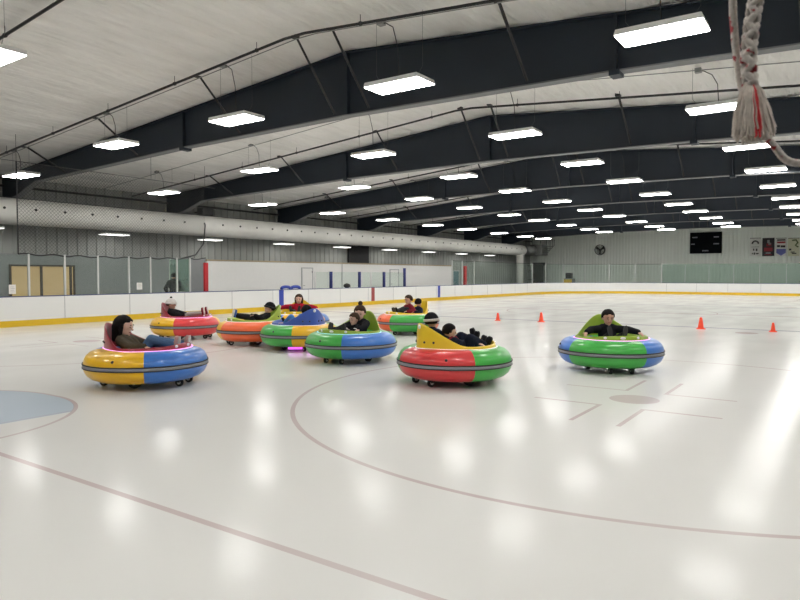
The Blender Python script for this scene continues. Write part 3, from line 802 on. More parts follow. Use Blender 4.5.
def make_car(px, t_, alpha, quart_b, ca, cb, tubc, led, label, group='inflatable bumper cars on the ice'):
    loc = P(px, t_); yaw = YAW + math.radians(alpha)
    r = thing('bumper_car', label, 'bumper car', loc, yaw, group)
    # direction towards the camera as a local angle
    toc = math.atan2(-loc.y, -loc.x) - yaw
    b0 = toc + math.radians(quart_b)    # boundary (positive = to the right in the picture)
    n = 96
    bm = BM(); prof = []
    for i in range(20):
        a = 2 * PI * i / 20; ca_, sa_ = math.cos(a), math.sin(a)
        e = 2 / 2.3
        prof.append((RC + RA * math.copysign(abs(ca_) ** e, ca_), RZC + RB * math.copysign(abs(sa_) ** e, sa_)))
    def mi(i, ang):
        q = math.floor(((ang - b0) % (2 * PI)) / (PI / 2)); return int(q) % 2
    lathe(bm, prof, n, closed=True, mi=mi)
    # local angles grow to the left seen from above/right seen from the camera
    obj('bumper_ring', bm, [cb, ca], r, smooth=True)
    for nm, zz, m in (('band', ((-.022, .004), (-.022, .010), (.022, .010), (.022, .004)), bandg), ('band_edge', ((.022, .004), (.022, .014), (.037, .014), (.037, .004)), M['black']), ('band_edge', ((-.034, .004), (-.034, .014), (-.022, .014), (-.022, .004)), M['black'])):
        bm = BM(); lathe(bm, [(ring_r(z) + o_, RZC + z) for z, o_ in zz], n, closed=True); obj(nm, bm, m, r, smooth=True)
    bm = BM(); c0, s0 = math.cos(b0 - .5), math.sin(b0 - .5); rz = .11; rr0 = ring_r(rz)
    ellipsoid(bm, (rr0 * c0, rr0 * s0, RZC + rz), (.022, .022, .022), seg=8, rings=6); obj('air_valve', bm, M['dark'], r, smooth=True)
    # tub shell: outer skin, rim and inner seat
    bm = BM(); N = 72; V = []
    LV = [lambda h: (.655, .535), lambda h: (.650, .535 + (h - .535) * .5), lambda h: (.638, h - .012), lambda h: (.628, h), lambda h: (.614, h - .012),
          lambda h: (.590, .535 + (h - .535) * .45), lambda h: (.54, .44), lambda h: (.46, .30), lambda h: (.38, .24), lambda h: (.001, .24)]
    for L_ in LV:
        row = []
        for k in range(N):
            phi = 2 * PI * k / N; h = rim_h(phi); a, z = L_(h)
            row.append(bm.verts.new((a * math.cos(phi), a * egg(phi), z)))
        V.append(row)
    for i in range(len(V) - 1):
        for k in range(N): bm.faces.new([V[i][k], V[i][(k + 1) % N], V[i + 1][(k + 1) % N], V[i + 1][k]])
    tub = obj('seat_tub', bm, TUB[tubc], r, smooth=True)
    s_ = tub.modifiers.new('s', 'SUBSURF'); s_.levels = 1; s_.render_levels = 1
    # bolts at the back
    for d in (-34, -17, 17, 34):
        phi = PI + math.radians(d); z = .66; bm = BM()
        ellipsoid(bm, (.652 * math.cos(phi), .652 * egg(phi), z), (.018,) * 3, seg=8, rings=6); obj('bolt', bm, M['dark'], r, smooth=True)
    bm = BM(); ellipsoid(bm, (-.642, 0, rim_h(PI) - .06), (.014, .035, .035), seg=10, rings=8); obj('badge', bm, M['housing'], r, smooth=True)
    # three pale emblems at the front
    for d in (-26, 0, 26):
        phi = math.radians(d); bm = BM()
        ax = (Vector((math.cos(phi), math.sin(phi), 0)), Vector((-math.sin(phi), math.cos(phi), 0)), Vector((0, 0, 1)))
        ellipsoid(bm, (.652 * math.cos(phi), .652 * egg(phi), .612), (.008, .03 if d else .05, .022), ax=ax, seg=10, rings=6); obj('front_light', bm, M['housing'], r, smooth=True)
    bm = BM(); pts = [(.668 * math.cos(2 * PI * k / 72), .668 * egg(2 * PI * k / 72), .562) for k in range(72)]
    tube(bm, pts, .011, n=8, closed=True); obj('light_strip', bm, LED[led], r, smooth=True)
    # chassis, wheels
    bm = BM(); prism(bm, [(.45 * math.cos(2 * PI * k / 16), .45 * math.sin(2 * PI * k / 16)) for k in range(16)], .08, .20, 'Z'); obj('chassis', bm, M['black'], r)
    for sx, sy, rw, nm in ((0.0, .40, .10, 'drive_wheel'), (0.0, -.40, .10, 'drive_wheel'), (.58, .18, .06, 'caster'), (.58, -.18, .06, 'caster'), (-.57, .22, .06, 'caster'), (-.57, -.22, .06, 'caster')):
        bm = BM(); w_ = .035 if rw > .09 else .02
        tube(bm, [(sx, sy - w_, rw), (sx, sy - w_ * .8, rw), (sx, sy + w_ * .8, rw), (sx, sy + w_, rw)], [rw * .85, rw, rw, rw * .85], n=20)
        wh = obj(nm, bm, M['black'], r, smooth=False)
        bm = BM(); tube(bm, [(sx, sy - w_ - .006, rw), (sx, sy + w_ + .006, rw)], rw * .45, n=12); obj('hub', bm, M['alum'], wh)
        if rw < .09:
            bm = BM(); box(bm, sx - .02, sx + .02, sy - .035, sy - .025, rw, .18); box(bm, sx - .02, sx + .02, sy + .025, sy + .035, rw, .18); box(bm, sx - .025, sx + .025, sy - .035, sy + .035, .13, .22); obj('caster_fork', bm, M['dark'], wh)
    return r, yaw, loc
CARS = {}
CARS['a'] = make_car(146, 9.85, -4, -3, VY, VB, 'maroon', 'pink', 'yellow and blue bumper car with maroon seat, nearest on the left')
CARS['b'] = make_car(185.5, 17.1, -2, -20, VY, VR, 'maroon', 'pink', 'red and yellow bumper car with maroon seat, farthest left')
CARS['c'] = make_car(254, 15.7, 203, -60, VY, VO, 'lime', 'white', 'orange bumper car with lime green seat, between two other cars')
CARS['d'] = make_car(300, 14.6, 128, -13, VG, VY, 'blue', 'white', 'green and yellow bumper car with blue pointed seat back')
CARS['e'] = make_car(298, 18.6, 270, 58, VY, VB, 'yellow', 'white', 'yellow and blue bumper car behind the blue seated car')
CARS['f'] = make_car(351, 12.6, 240, -13, VG, VB, 'lime', 'cyan', 'green and blue bumper car with lime seat carrying two riders')
CARS['g'] = make_car(454.5, 10.05, 30, 21, VR, VG, 'yellow', 'white', 'red and green bumper car with yellow crown-like seat back')
CARS['h'] = make_car(611, 11.4, 270, -48, VB, VG, 'lime', 'pink', 'green and blue bumper car facing the camera, farthest right')
CARS['i'] = make_car(408, 18.4, 215, -34, VO, VG, 'yellow', 'white', 'orange and green bumper car at the back by the far boards')
# violet light bar under car d
r = CARS['d'][0]; a = math.radians(270 - 128)
bm = BM(); box(bm, -.34, .34, -.02, .02, 0.045, .115)
o = obj('underglow_bar', bm, LED['magenta'], r)
tc_ = math.atan2(-CARS['d'][2].y, -CARS['d'][2].x) - CARS['d'][1]
o.location = (.52 * math.cos(tc_ + .15), .52 * math.sin(tc_ + .15), 0); o.rotation_euler = (0, 0, tc_ + PI / 2)

# ------------------------------------------------------------------ people
SK = mat('skin', (0.60, 0.34, 0.25, 1), .5, noise_amt=.05); SK2 = mat('skin_pale', (0.70, 0.44, 0.35, 1), .5, noise_amt=.05)
cloth_cache = {}
def cloth(n, c):
    if n not in cloth_cache: cloth_cache[n] = mat('cloth_' + n, c, .85, noise_amt=.18, nscale=14, bump=.4, bscale=30, spec=.1)
    return cloth_cache[n]
K_BLACK = cloth('black', (.012, .012, .015, 1)); K_NAVY = cloth('navy', (.012, .016, .032, 1)); K_OLIVE = cloth('olive_brown', (.085, .07, .05, 1))
K_JEAN = cloth('blue_denim', (.09, .16, .28, 1)); K_GREY = cloth('grey', (.36, .33, .33, 1)); K_RED = cloth('red', (.40, .012, .03, 1)); K_MAR = cloth('maroon', (.22, .02, .035, 1))
K_WHITE = cloth('white', (.65, .62, .6, 1)); K_PINK = cloth('pinkish', (.55, .34, .32, 1)); K_DGREY = cloth('dark_grey', (.03, .032, .036, 1)); K_BLUE2 = cloth('light_blue', (.08, .24, .58, 1)); K_BLUE = cloth('blue', (.05, .12, .42, 1))
HAIR_D = mat('dark_hair', (.008, .006, .006, 1), .75, noise_amt=.3, nscale=30, spec=.15); HAIR_B = mat('brown_hair', (.05, .028, .018, 1), .75, noise_amt=.3, nscale=30, spec=.15)
EYE = mat('eye_dark', (.01, .01, .01, 1), .2); LIP = mat('lip', (.35, .10, .09, 1), .5)

def ik(a, c, l1, l2, pole):
    a, c, pole = Vector(a), Vector(c), Vector(pole)
    d = c - a; L = d.length
    if L > (l1 + l2) * .985: c = a + d.normalized() * (l1 + l2) * .985; d = c - a; L = d.length
    u = d.normalized(); x = (l1 * l1 - l2 * l2 + L * L) / (2 * L); h = math.sqrt(max(0, l1 * l1 - x * x))
    p = (pole - u * pole.dot(u)).normalized()
    return a + u * x + p * h, c
def frame(fwd, up):
    f = Vector(fwd).normalized(); l = Vector(up).cross(f).normalized(); u = f.cross(l).normalized(); return f, l, u

def person(label, loc, yaw, H, pelvis, torso, head_f, hands, feet, top, legs, shoes, hair, skin=None, head_tilt=(0, 0, 1), face_yaw=0,
           long_hair=False, hat=None, mask=None, extra=None, knee_pole=(0, 0, 1), toe=None, vox=.009, hs=1.0, elbow=(-.3, 1, -.6), standing=False, hood=None):
    skin = skin or SK
    if not standing: H = H * .93; pelvis = (pelvis[0], pelvis[1], pelvis[2] - .08); hs = hs * 1.16
    base = Vector(loc)
    r = thing('person', label, 'person', base, yaw)
    Pv = Vector(pelvis); tdir = Vector(torso).normalized()
    fwd_t = Vector((1, 0, 0)) - tdir * tdir.x
    if fwd_t.length < .1: fwd_t = Vector((0, 0, 1))
    fwd_t.normalize()
    if face_yaw: pass
    left = tdir.cross(fwd_t).normalized()
    waist = Pv + tdir * .10 * H; chest = Pv + tdir * .20 * H; uch = Pv + tdir * .275 * H; neck = Pv + tdir * .315 * H
    hu = (tdir * .5 + Vector(head_tilt)).normalized()
    hf, hl, hu = frame(head_f, hu)
    hh = (.062 * H + .032) * hs                       # half head height
    hc = neck + hu * (hh * .95 + .012 * H) + hf * .012
    SH = [uch + left * s * .105 * H - tdir * .01 * H for s in (1, -1)]
    HP = [Pv + left * s * .052 * H for s in (1, -1)]
    ua, fa, th, sh_ = .175 * H, .155 * H, .245 * H, .245 * H
    arms = []
    for i, s in enumerate((1, -1)):
        pole = Vector((elbow[0], elbow[1] * s, elbow[2]))
        e, w = ik(SH[i], hands[i], ua, fa, pole); arms.append((SH[i], e, w))
    lg = []
    for i, s in enumerate((1, -1)):
        kp = Vector(knee_pole) + Vector((0, .15 * s, 0))
        k, a = ik(HP[i], feet[i], th, sh_, kp); lg.append((HP[i], k, a))
    # body: one continuous surface
    bm = BM()
    def torso_b(bm, g):
        for s in (1, -1):
            cone_bone(bm, Pv + left * s * .042 * H, .052 * H + g, waist + left * s * .030 * H, .050 * H + g)
            cone_bone(bm, waist + left * s * .030 * H, .050 * H + g, chest + left * s * .045 * H, .058 * H + g)
            cone_bone(bm, chest + left * s * .045 * H, .058 * H + g, uch + left * s * .060 * H, .044 * H + g)
            cone_bone(bm, uch + left * s * .055 * H, .040 * H + g, SH[0 if s == 1 else 1], .034 * H + g)
        cone_bone(bm, uch, .045 * H + g, neck, .034 * H + g * .7)
    torso_b(bm, 0)
    cone_bone(bm, neck - tdir * .01, .030 * H, hc - hu * hh * .35, .028 * H)
    for i in (0, 1):
        a, e, w = arms[i]; cone_bone(bm, a, .032 * H, e, .024 * H); cone_bone(bm, e, .024 * H, w, .016 * H)
        d = (w - e).normalized(); side = 1 if i == 0 else -1
        dn = (d * .8 + Vector((.2, 0, -.35))).normalized()
        hl_ = dn.cross(Vector((0, 0, 1)))
        hl_ = hl_.normalized() if hl_.length > .05 else Vector((0, 1, 0))
        pal = w + dn * .045 * H
        for q in (-1, 0, 1): cone_bone(bm, w + hl_ * q * .006 * H, .011 * H, pal + hl_ * q * .013 * H, .010 * H)
        for q in range(4):
            ln = (.024, .029, .027, .020)[q] * H; b0_ = pal + hl_ * (q - 1.5) * .0105 * H
            m1 = b0_ + dn * ln + Vector((0, 0, -.006 * H)); m2 = m1 + (dn * .55 + Vector((0, 0, -.8))).normalized() * ln * .8
            cone_bone(bm, b0_, .0066 * H, m1, .0060 * H); cone_bone(bm, m1, .0060 * H, m2, .0052 * H)
        tb = w + dn * .014 * H + hl_ * (.016 * H) * (-side if False else 1)
        t1 = tb + (dn * .6 + hl_ * .8).normalized() * .026 * H; t2 = t1 + dn * .018 * H
        cone_bone(bm, tb, .008 * H, t1, .007 * H); cone_bone(bm, t1, .007 * H, t2, .006 * H)
        h_, k, an = lg[i]; cone_bone(bm, h_, .054 * H, k, .036 * H); cone_bone(bm, k, .035 * H, (k + an) / 2, .034 * H); cone_bone(bm, (k + an) / 2, .034 * H, an, .020 * H)
    # head: cranium, jaw, nose, brow, ears
    ellipsoid(bm, hc + hu * hh * .18 - hf * hh * .06, (hh * .86, hh * .72, hh * .82), (hf, hl, hu), 20, 14)
    ellipsoid(bm, hc - hu * hh * .38 + hf * hh * .12, (hh * .60, hh * .52, hh * .60), (hf, hl, hu), 16, 12)
    ellipsoid(bm, hc + hu * hh * .12 + hf * hh * .70, (hh * .12, hh * .40, hh * .10), (hf, hl, hu), 12, 8)
    cone_bone(bm, hc + hu * hh * .02 + hf * hh * .74, hh * .07, hc - hu * hh * .22 + hf * hh * .90, hh * .11)
    cone_bone(bm, hc - hu * hh * .50 + hf * hh * .60 + hl * hh * .12, hh * .09, hc - hu * hh * .50 + hf * hh * .60 - hl * hh * .12, hh * .09)
    ellipsoid(bm, hc - hu * hh * .80 + hf * hh * .52, (hh * .16, hh * .2, hh * .14), (hf, hl, hu), 10, 8)
    for s in (1, -1): ellipsoid(bm, hc - hu * hh * .08 + hl * s * hh * .74 - hf * hh * .05, (hh * .16, hh * .07, hh * .24), (hf, hl, hu), 10, 8)
    remeshed('body', bm, skin, r, vox * .8, 3)
    for s in (1, -1):
        bm = BM(); ellipsoid(bm, hc + hu * hh * .02 + hf * hh * .76 + hl * s * hh * .28, (hh * .05, hh * .10, hh * .06), (hf, hl, hu), 10, 6); obj('eye', bm, EYE, r, smooth=True)
        bm = BM(); c_ = hc + hu * hh * .22 + hf * hh * .80 + hl * s * hh * .28; tube(bm, [c_ - hl * hh * .14, c_ + hu * hh * .03, c_ + hl * hh * .14], hh * .035, n=6); obj('eyebrow', bm, hair, r, smooth=True)
    if not mask:
        bm = BM(); c_ = hc - hu * hh * .50 + hf * hh * .69; tube(bm, [c_ - hl * hh * .2, c_ + hf * hh * .03, c_ + hl * hh * .2], hh * .045, n=6); obj('mouth', bm, LIP, r, smooth=True)
    else:
        bm = BM(); ellipsoid(bm, hc - hu * hh * .40 + hf * hh * .30, (hh * .66, hh * .62, hh * .42), (hf, hl, hu), 18, 12); obj('face_mask', bm, mask, r, smooth=True)
    # hair
    def hf_fun(d):
        face = d.x > .28 and d.z < .50 - .25 * abs(d.y)
        low = d.z < -.45 and not long_hair
        if face or low: return .78
        if d.x > -.1 and d.z < -.15 and not long_hair: return .8
        return 1.0 + .05 * noise.noise(d * 5)
    bm = BM(); ellipsoid(bm, hc + hu * hh * .20 - hf * hh * .10, (hh * 1.00, hh * .88, hh * .98), (hf, hl, hu), 32, 22, fun=hf_fun)
    if long_hair:
        for s in (-1, 0, 1):
            q0 = hc - hf * hh * .55 + hl * s * hh * .45; q1 = q0 - hu * hh * 1.3 - hf * hh * .05
            cone_bone(bm, q0, hh * .45, q1, hh * .28)
        for s in (-1, 1):
            q0 = hc + hl * s * hh * .72 + hf * hh * .05; cone_bone(bm, q0 + hu * hh * .2, hh * .22, q0 - hu * hh * 1.0, hh * .18)
    remeshed('hair', bm, hair, r, vox * .9, 2)
    # clothes
    bm = BM(); g = .018 * H + .004
    torso_b(bm, g)
    for i in (0, 1):
        a, e, w = arms[i]; cone_bone(bm, a, .036 * H + g, e, .028 * H + g); cone_bone(bm, e, .028 * H + g, e.lerp(w, .92), .021 * H + g * .8)
    cone_bone(bm, uch, .05 * H + g, neck + tdir * .006 * H, .040 * H + g * .4)
    remeshed('jacket', bm, top, r, vox, 3)
    bm = BM()
    for s in (1, -1): cone_bone(bm, Pv + left * s * .04 * H, .056 * H + g * .7, waist + left * s * .03 * H, .045 * H + g * .5)
    for i in (0, 1):
        h_, k, an = lg[i]; cone_bone(bm, h_, .058 * H + g * .6, k, .040 * H + g * .7); cone_bone(bm, k, .040 * H + g * .7, k.lerp(an, .95), .028 * H + g * .7)
    remeshed('trousers', bm, legs, r, vox, 3)
    for i, s in enumerate((1, -1)):
        h_, k, an = lg[i]; shd = (an - k).normalized()
        td = Vector(toe) if toe else (Vector((.75, .10 * s, .66)))
        f_, l_, u_ = frame(td, -shd)
        f_ = (td - shd * td.dot(shd)).normalized(); l_ = (-shd).cross(f_); u_ = f_.cross(l_)
        bm = BM()
        cone_bone(bm, an - shd * .01 * H, .030 * H, an + shd * .025 * H - f_ * .012 * H, .030 * H)
        cone_bone(bm, an + shd * .025 * H - f_ * .012 * H, .028 * H, an + shd * .030 * H + f_ * .085 * H, .024 * H)
        cone_bone(bm, an + shd * .030 * H + f_ * .05 * H, .027 * H, an + shd * .030 * H + f_ * .085 * H, .024 * H)
        so = remeshed('shoe', bm, shoes, r, vox, 2)
        bm = BM(); q = []
        for kk in range(16):
            a_ = 2 * PI * kk / 16; q.append(an + shd * .052 * H + f_ * (.037 + .072 * math.cos(a_)) * H + l_ * .029 * math.sin(a_) * H)
        lo = [bm.verts.new(v) for v in q]; hi = [bm.verts.new(v + shd * .012 * H) for v in q]
        bm.faces.new(lo); bm.faces.new(hi[::-1])
        for kk in range(16): bm.faces.new([lo[kk], lo[(kk + 1) % 16], hi[(kk + 1) % 16], hi[kk]])
        obj('sole', bm, K_WHITE if shoes not in (K_BLACK, K_DGREY) else M['black'], so)
    if hat:
        hm, band, pom = hat
        bm = BM(); ellipsoid(bm, hc + hu * hh * .30 - hf * hh * .10, (hh * 1.06, hh * .94, hh * 1.0), (hf, hl, hu), 28, 18, fun=lambda d: 1.0 if d.z > -.15 else .7)
        hb = remeshed('beanie', bm, hm, r, vox, 1)
        bm = BM(); pts = [hc + hu * hh * (.28 + .0) - hf * hh * .10 + hf * math.cos(a_) * hh * 1.02 + hl * math.sin(a_) * hh * .9 for a_ in [2 * PI * k / 24 for k in range(24)]]
        tube(bm, pts, hh * .17, n=8, closed=True); obj('beanie_cuff', bm, band, hb, smooth=True)
        if pom:
            bm = BM(); ellipsoid(bm, hc + hu * hh * 1.38 - hf * hh * .12, (hh * .24,) * 3, seg=14, rings=10, fun=lambda d: 1 + .12 * noise.noise(d * 6)); obj('pompom', bm, pom, hb, smooth=True)
    if hood:
        bm = BM()
        ellipsoid(bm, hc + hu * hh * .10 - hf * hh * .22, (hh * 1.05, hh * 1.0, hh * 1.15), (hf, hl, hu), 28, 18, fun=lambda d: .62 if (d.x > .55 and abs(d.z) < .75) else 1.0)
        cone_bone(bm, hc - hu * hh * .7 - hf * hh * .5, hh * .55, neck - tdir * .02 * H, hh * .55)
        remeshed('hood', bm, hood, r, vox, 2)
    if extra: extra(r, dict(hc=hc, hh=hh, hf=hf, hl=hl, hu=hu, neck=neck, uch=uch, chest=chest, left=left, fwd=fwd_t, arms=arms, legs=lg, tdir=tdir, H=H))
    return r
def scarf(m):
    def f(r, d):
        bm = BM(); c = d['neck'] + d['tdir'] * .012 * d['H']
        pts = [c + d['fwd'] * math.cos(a) * .045 * d['H'] + d['left'] * math.sin(a) * .045 * d['H'] for a in [2 * PI * k / 20 for k in range(20)]]
        tube(bm, pts, .020 * d['H'], n=8, closed=True)
        q = c + d['fwd'] * .06 * d['H']; tube(bm, [q, q + d['fwd'] * .015 - d['tdir'] * .06 * d['H'], q + d['fwd'] * .03 - d['tdir'] * .14 * d['H']], .022 * d['H'], n=8)
        obj('scarf', bm, m, r, smooth=True)
    return f
def inside(key): return CARS[key][2], CARS[key][1]
# rider with brown jacket
l, y = inside('a')
person('person with dark hair in brown jacket and blue jeans reclining in maroon seat', l, y, 1.50, (-.07, 0, .50), (-.73, 0, .68), (1, .05, -.12),
       [(.06, .26, .58), (.08, -.24, .60)], [(.53, .12, .60), (.46, -.10, .62)], K_OLIVE, K_JEAN, K_PINK, HAIR_D, skin=SK2, long_hair=True, hs=1.12)
l, y = inside('b')
person('person in pale beanie with black pompom, dark jacket and grey trousers', l, y, 1.46, (-.12, 0, .50), (-.66, 0, .75), (1, 0, -.05),
       [(.10, .25, .60), (.06, -.27, .60)], [(.50, .10, .68), (.46, -.12, .67)], K_BLACK, K_GREY, K_MAR, HAIR_B, hat=(K_WHITE, K_WHITE, K_BLACK), vox=.011)
l, y = inside('c')
person('person in black hooded jacket lying back in lime green seat', l, y, 1.42, (-.08, 0, .46), (-.62, 0, .78), (.9, .15, .25),
       [(.02, .20, .70), (.04, -.20, .68)], [(.44, .12, .70), (.42, -.12, .70)], K_BLACK, K_BLACK, K_BLUE, HAIR_D, skin=SK2, hat=(K_BLACK, K_DGREY, None), vox=.011)
l, y = inside('d')
person('small person with raised knees in blue jeans behind the blue seat back', l, y, 1.55, (.06, 0, .46), (-.72, 0, .70), (1, -.1, .1),
       [(.05, .22, .62), (.05, -.25, .62)], [(.52, .10, .56), (.50, -.12, .56)], K_MAR, K_BLUE2, K_BLACK, HAIR_D, vox=.011)
l, y = inside('e')
person('person with long brown hair in red jacket, arms spread over the seat sides', l, y, 1.48, (-.12, 0, .47), (-.12, 0, 1), (1, 0, -.05),
       [(.05, .55, .72), (.05, -.55, .72)], [(.46, .10, .66), (.46, -.12, .66)], K_RED, K_DGREY, K_BLACK, HAIR_B, skin=SK2, long_hair=True, vox=.011, elbow=(-.2, 1, .2))
l, y = inside('f')
person('adult with brown hair tied up in black coat, cuddling a child', l, y, 1.52, (-.22, .0, .42), (-.24, .0, 1), (.9, .35, -.25),
       [(.16, .28, .62), (.12, -.26, .60)], [(.48, .14, .62), (.44, -.16, .62)], K_BLACK, K_BLACK, K_DGREY, HAIR_B, skin=SK2, elbow=(-.1, 1, -.5),
       extra=lambda r, d: obj('hair_bun', (lambda b: (ellipsoid(b, d['hc'] + d['hu'] * d['hh'] * 1.3 - d['hf'] * d['hh'] * .5, (d['hh'] * .35,) * 3), b)[1])(BM()), HAIR_B, r, smooth=True), vox=.010)
person('child with brown hair in black jacket sitting in front of the adult', l, y, 1.18, (-.02, .03, .42), (-.16, .03, 1), (.95, -.2, -.1),
       [(.20, .12, .62), (.20, -.30, .62)], [(.32, .14, .48), (.32, -.10, .48)], K_BLACK, K_WHITE, K_DGREY, HAIR_B, skin=SK2, vox=.010)
l, y = inside('g')
person('person in black beanie with white band and navy coat, back to camera', l, y, 1.57, (-.15, .13, .46), (-.38, .02, .95), (.75, .65, 0),
       [(.16, .36, .60), (.0, -.08, .58)], [(.50, .24, .64), (.44, .12, .62)], K_NAVY, K_NAVY, K_BLACK, HAIR_D, skin=SK, hat=(K_BLACK, K_WHITE, None), hs=.85, vox=.009)
person('person with dark hair, red scarf and bent navy legs on the yellow seat', l, y, 1.66, (.11, -.14, .40), (-.68, -.03, .76), (.85, -.45, -.05),
       [(.22, -.34, .62), (.22, .02, .62)], [(.48, -.02, .57), (.44, -.18, .57)], K_NAVY, K_NAVY, K_BLACK, HAIR_D, skin=SK2, hs=.76, extra=scarf(K_MAR), vox=.009)
l, y = inside('h')
person('person with dark hair in black jacket facing camera, hands on seat rim', l, y, 1.45, (-.20, 0, .42), (.06, 0, 1), (1, .0, -.15),
       [(.20, .54, .66), (.20, -.54, .66)], [(.40, .11, .66), (.40, -.14, .66)], K_BLACK, K_BLACK, K_DGREY, HAIR_D, skin=SK, vox=.009, elbow=(-.1, 1, .3), hs=1.0)
l, y = inside('i')
person('person with brown hair in maroon jacket on the rearmost car', l, y, 1.42, (.02, .04, .48), (-.05, 0, 1), (1, .15, -.05),
       [(.20, .26, .66), (.22, -.02, .66)], [(.46, .14, .64), (.44, .02, .64)], K_MAR, K_DGREY, K_BLACK, HAIR_B, skin=SK, vox=.012)
person('dark haired child in navy jacket turned away on the rearmost car', l, y, 1.22, (-.17, .24, .47), (-.05, 0, 1), (-.9, -.3, 0),
       [(.05, .40, .64), (.05, .20, .62)], [(.20, .30, .50), (.20, .20, .50)], K_NAVY, K_DGREY, K_BLACK, HAIR_D, skin=SK, vox=.012)
# onlooker behind the left glass
Xs = gx - 1.1
person('person in dark coat standing behind the glass left of the red post', (Xs, Yat(174, Xs), -.02), math.radians(150), 1.74, (0, 0, .92), (-.02, 0, 1), (1, .1, -.1),
       [(.12, .26, .95), (.22, -.22, 1.05)], [(.0, .13, .09), (.02, -.13, .09)], K_BLACK, K_DGREY, K_BLACK, HAIR_D, vox=.012, standing=True, knee_pole=(1, 0, 0), toe=(1, .1, 0), elbow=(-.6, .6, -.2))

# ------------------------------------------------------------------ rope hanging close to the camera
rm = bpy.data.materials.new('worn_rope_with_red_flecks'); rm.use_nodes = True; nt = rm.node_tree; b = nt.nodes['Principled BSDF']; b.inputs['Roughness'].default_value = .9
tc = nt.nodes.new('ShaderNodeTexCoord'); n1 = nt.nodes.new('ShaderNodeTexNoise'); n1.inputs['Scale'].default_value = 75; n1.inputs['Detail'].default_value = 3
n2 = nt.nodes.new('ShaderNodeTexNoise'); n2.inputs['Scale'].default_value = 220
nt.links.new(tc.outputs['Object'], n1.inputs['Vector']); nt.links.new(tc.outputs['Object'], n2.inputs['Vector'])
c1 = nt.nodes.new('ShaderNodeMix'); c1.data_type = 'RGBA'; c1.inputs['A'].default_value = (.34, .30, .27, 1); c1.inputs['B'].default_value = (.78, .71, .66, 1)
nt.links.new(n2.outputs['Fac'], c1.inputs['Factor'])
rp = nt.nodes.new('ShaderNodeValToRGB'); rp.color_ramp.elements[0].position = .59; rp.color_ramp.elements[1].position = .62
nt.links.new(n1.outputs['Fac'], rp.inputs['Fac'])
c2 = nt.nodes.new('ShaderNodeMix'); c2.data_type = 'RGBA'; c2.inputs['B'].default_value = (.35, .04, .05, 1)
nt.links.new(rp.outputs['Color'], c2.inputs['Factor']); nt.links.new(c1.outputs['Result'], c2.inputs['A']); nt.links.new(c2.outputs['Result'], b.inputs['Base Color'])
fib = mat('frayed_fibre', (.68, .60, .54, 1), .9, noise_amt=.4, nscale=120); fibr = mat('red_fibre', (.70, .04, .05, 1), .8)
PITCH = math.atan(25 / F)
def RP(px, py, t_):
    lat = (px - 400) / F * t_; 
    return Vector((lat * CS - t_ * SN, t_ * CS + lat * SN, HC + (HOR - py) / F * t_))
rt = RP(750, 120, .9)
rope = thing('frayed_rope', 'worn braided rope with red flecks and frayed end hanging near camera', 'rope', rt)
def RL(px, py, t_): return RP(px, py, t_) - rt
def smooth_path(pts, per=6):
    out = []
    P_ = [pts[0]] + pts + [pts[-1]]
    for i in range(1, len(P_) - 2):
        for q in range(per):
            t_ = q / per; a, b_, c, d = P_[i - 1], P_[i], P_[i + 1], P_[i + 2]
            out.append(.5 * ((2 * b_) + (c - a) * t_ + (2 * a - 5 * b_ + 4 * c - d) * t_ ** 2 + (3 * b_ - a - 3 * c + d) * t_ ** 3))
    out.append(pts[-1]); return out
ceil_z = roof(rt.x) - rt.z - .16
main = smooth_path([RL(746, 88, .9), RL(744, 60, .9), RL(746, 30, .9), RL(750, 0, .9), RL(753, -60, .9)], 8)
tp = main[-1]; main += [Vector((tp.x, tp.y, tp.z + (ceil_z - tp.z) * k / 10)) for k in range(1, 11)]
# resample by length for the braid
def resample(pts, step):
    out = [pts[0]]; acc = 0
    for i in range(len(pts) - 1):
        a, b_ = pts[i], pts[i + 1]; L = (b_ - a).length; s = step - acc
        while s <= L: out.append(a.lerp(b_, s / L)); s += step
        acc = (acc + L) % step
    return out
mp_ = resample(main, .004)
mp_ = mp_[:260] + mp_[260::6]
bm = BM()
dist_ = 0; ds = [0]
for i in range(1, len(mp_)): dist_ += (mp_[i] - mp_[i - 1]).length; ds.append(dist_)
for k in range(4):
    pts = []
    for i, p in enumerate(mp_):
        a = ds[i] / .045 * 2 * PI * (1 if k % 2 else -1) + (k // 2) * PI + (PI / 2 if k % 2 else 0)
        rad_ = .0055 + .001 * math.cos(2 * a)
        pts.append(p + Vector((math.cos(a) * rad_, math.sin(a) * rad_, 0)))
    tube(bm, pts, .0048, n=8)
obj('braided_length', bm, rm, rope, smooth=True)
bm = BM()
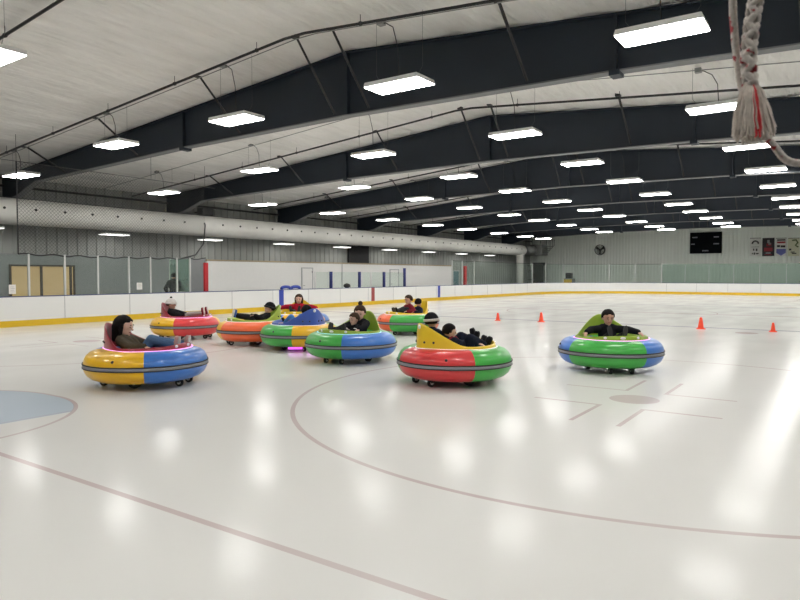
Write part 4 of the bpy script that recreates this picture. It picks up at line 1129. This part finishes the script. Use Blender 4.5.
loop = smooth_path([RL(729, -60, .92), RL(727, 0, .92), RL(731, 50, .92), RL(739, 95, .92), RL(755, 130, .92), RL(770, 146, .92), RL(782, 160, .92), RL(796, 164, .92), RL(815, 158, .92), RL(840, 120, .93), RL(850, 0, .94), RL(850, -80, .94)], 6)
a0 = loop[0]; b0 = loop[-1]
loop = [Vector((a0.x, a0.y, ceil_z))] + loop + [Vector((b0.x, b0.y, ceil_z - .03))]
tube(bm, loop, .0052, n=10); obj('slack_loop', bm, rm, rope, smooth=True)
# frayed end: a bushy tassel of fibres
bm = BM(); random.seed(3)
top = RL(746, 88, .9); rt_ = Vector((CS, SN, 0)); fw = Vector((-SN, CS, 0))
for i in range(520):
    a = random.random() * 2 * PI; q = math.sqrt(random.random())
    u, v = math.cos(a) * q, math.sin(a) * q
    ln = .074 + random.uniform(-.008, .008) - .006 * abs(u)
    pts = []
    for k in range(6):
        s = k / 5; w_ = .006 + (.024) * (s ** .6) * (1 - .08 * s)
        pts.append(top + rt_ * (u * w_ + .006 * s + random.uniform(-.0012, .0012)) + fw * (v * w_ * .8) + Vector((0, 0, .004 - ln * s)))
    tube(bm, pts, .0011, n=4, mi=1 if (-.3 < u < .12 and v < -.55 and random.random() < .8) else 0)
obj('frayed_end', bm, [fib, fibr], rope)

# ------------------------------------------------------------------ camera, world
cd = bpy.data.cameras.new('camera'); cam = bpy.data.objects.new('camera', cd); C.objects.link(cam)
cam.location = (0, 0, HC); cam.rotation_euler = (PI / 2 - PITCH, 0, YAW)
cd.sensor_width = 36; cd.lens = F / 800 * 36; cd.dof.use_dof = True; cd.dof.focus_distance = 13; cd.dof.aperture_fstop = 11; cd.clip_start = .05; cd.clip_end = 300
bpy.context.scene.camera = cam
w = bpy.data.worlds.new('world'); bpy.context.scene.world = w; w.use_nodes = True
w.node_tree.nodes['Background'].inputs[0].default_value = (.5, .55, .6, 1); w.node_tree.nodes['Background'].inputs[1].default_value = .2
vs = bpy.context.scene.view_settings
vs.view_transform = 'Standard'; vs.look = 'None'; vs.exposure = 0.05; vs.gamma = 1.0; vs.use_curve_mapping = False
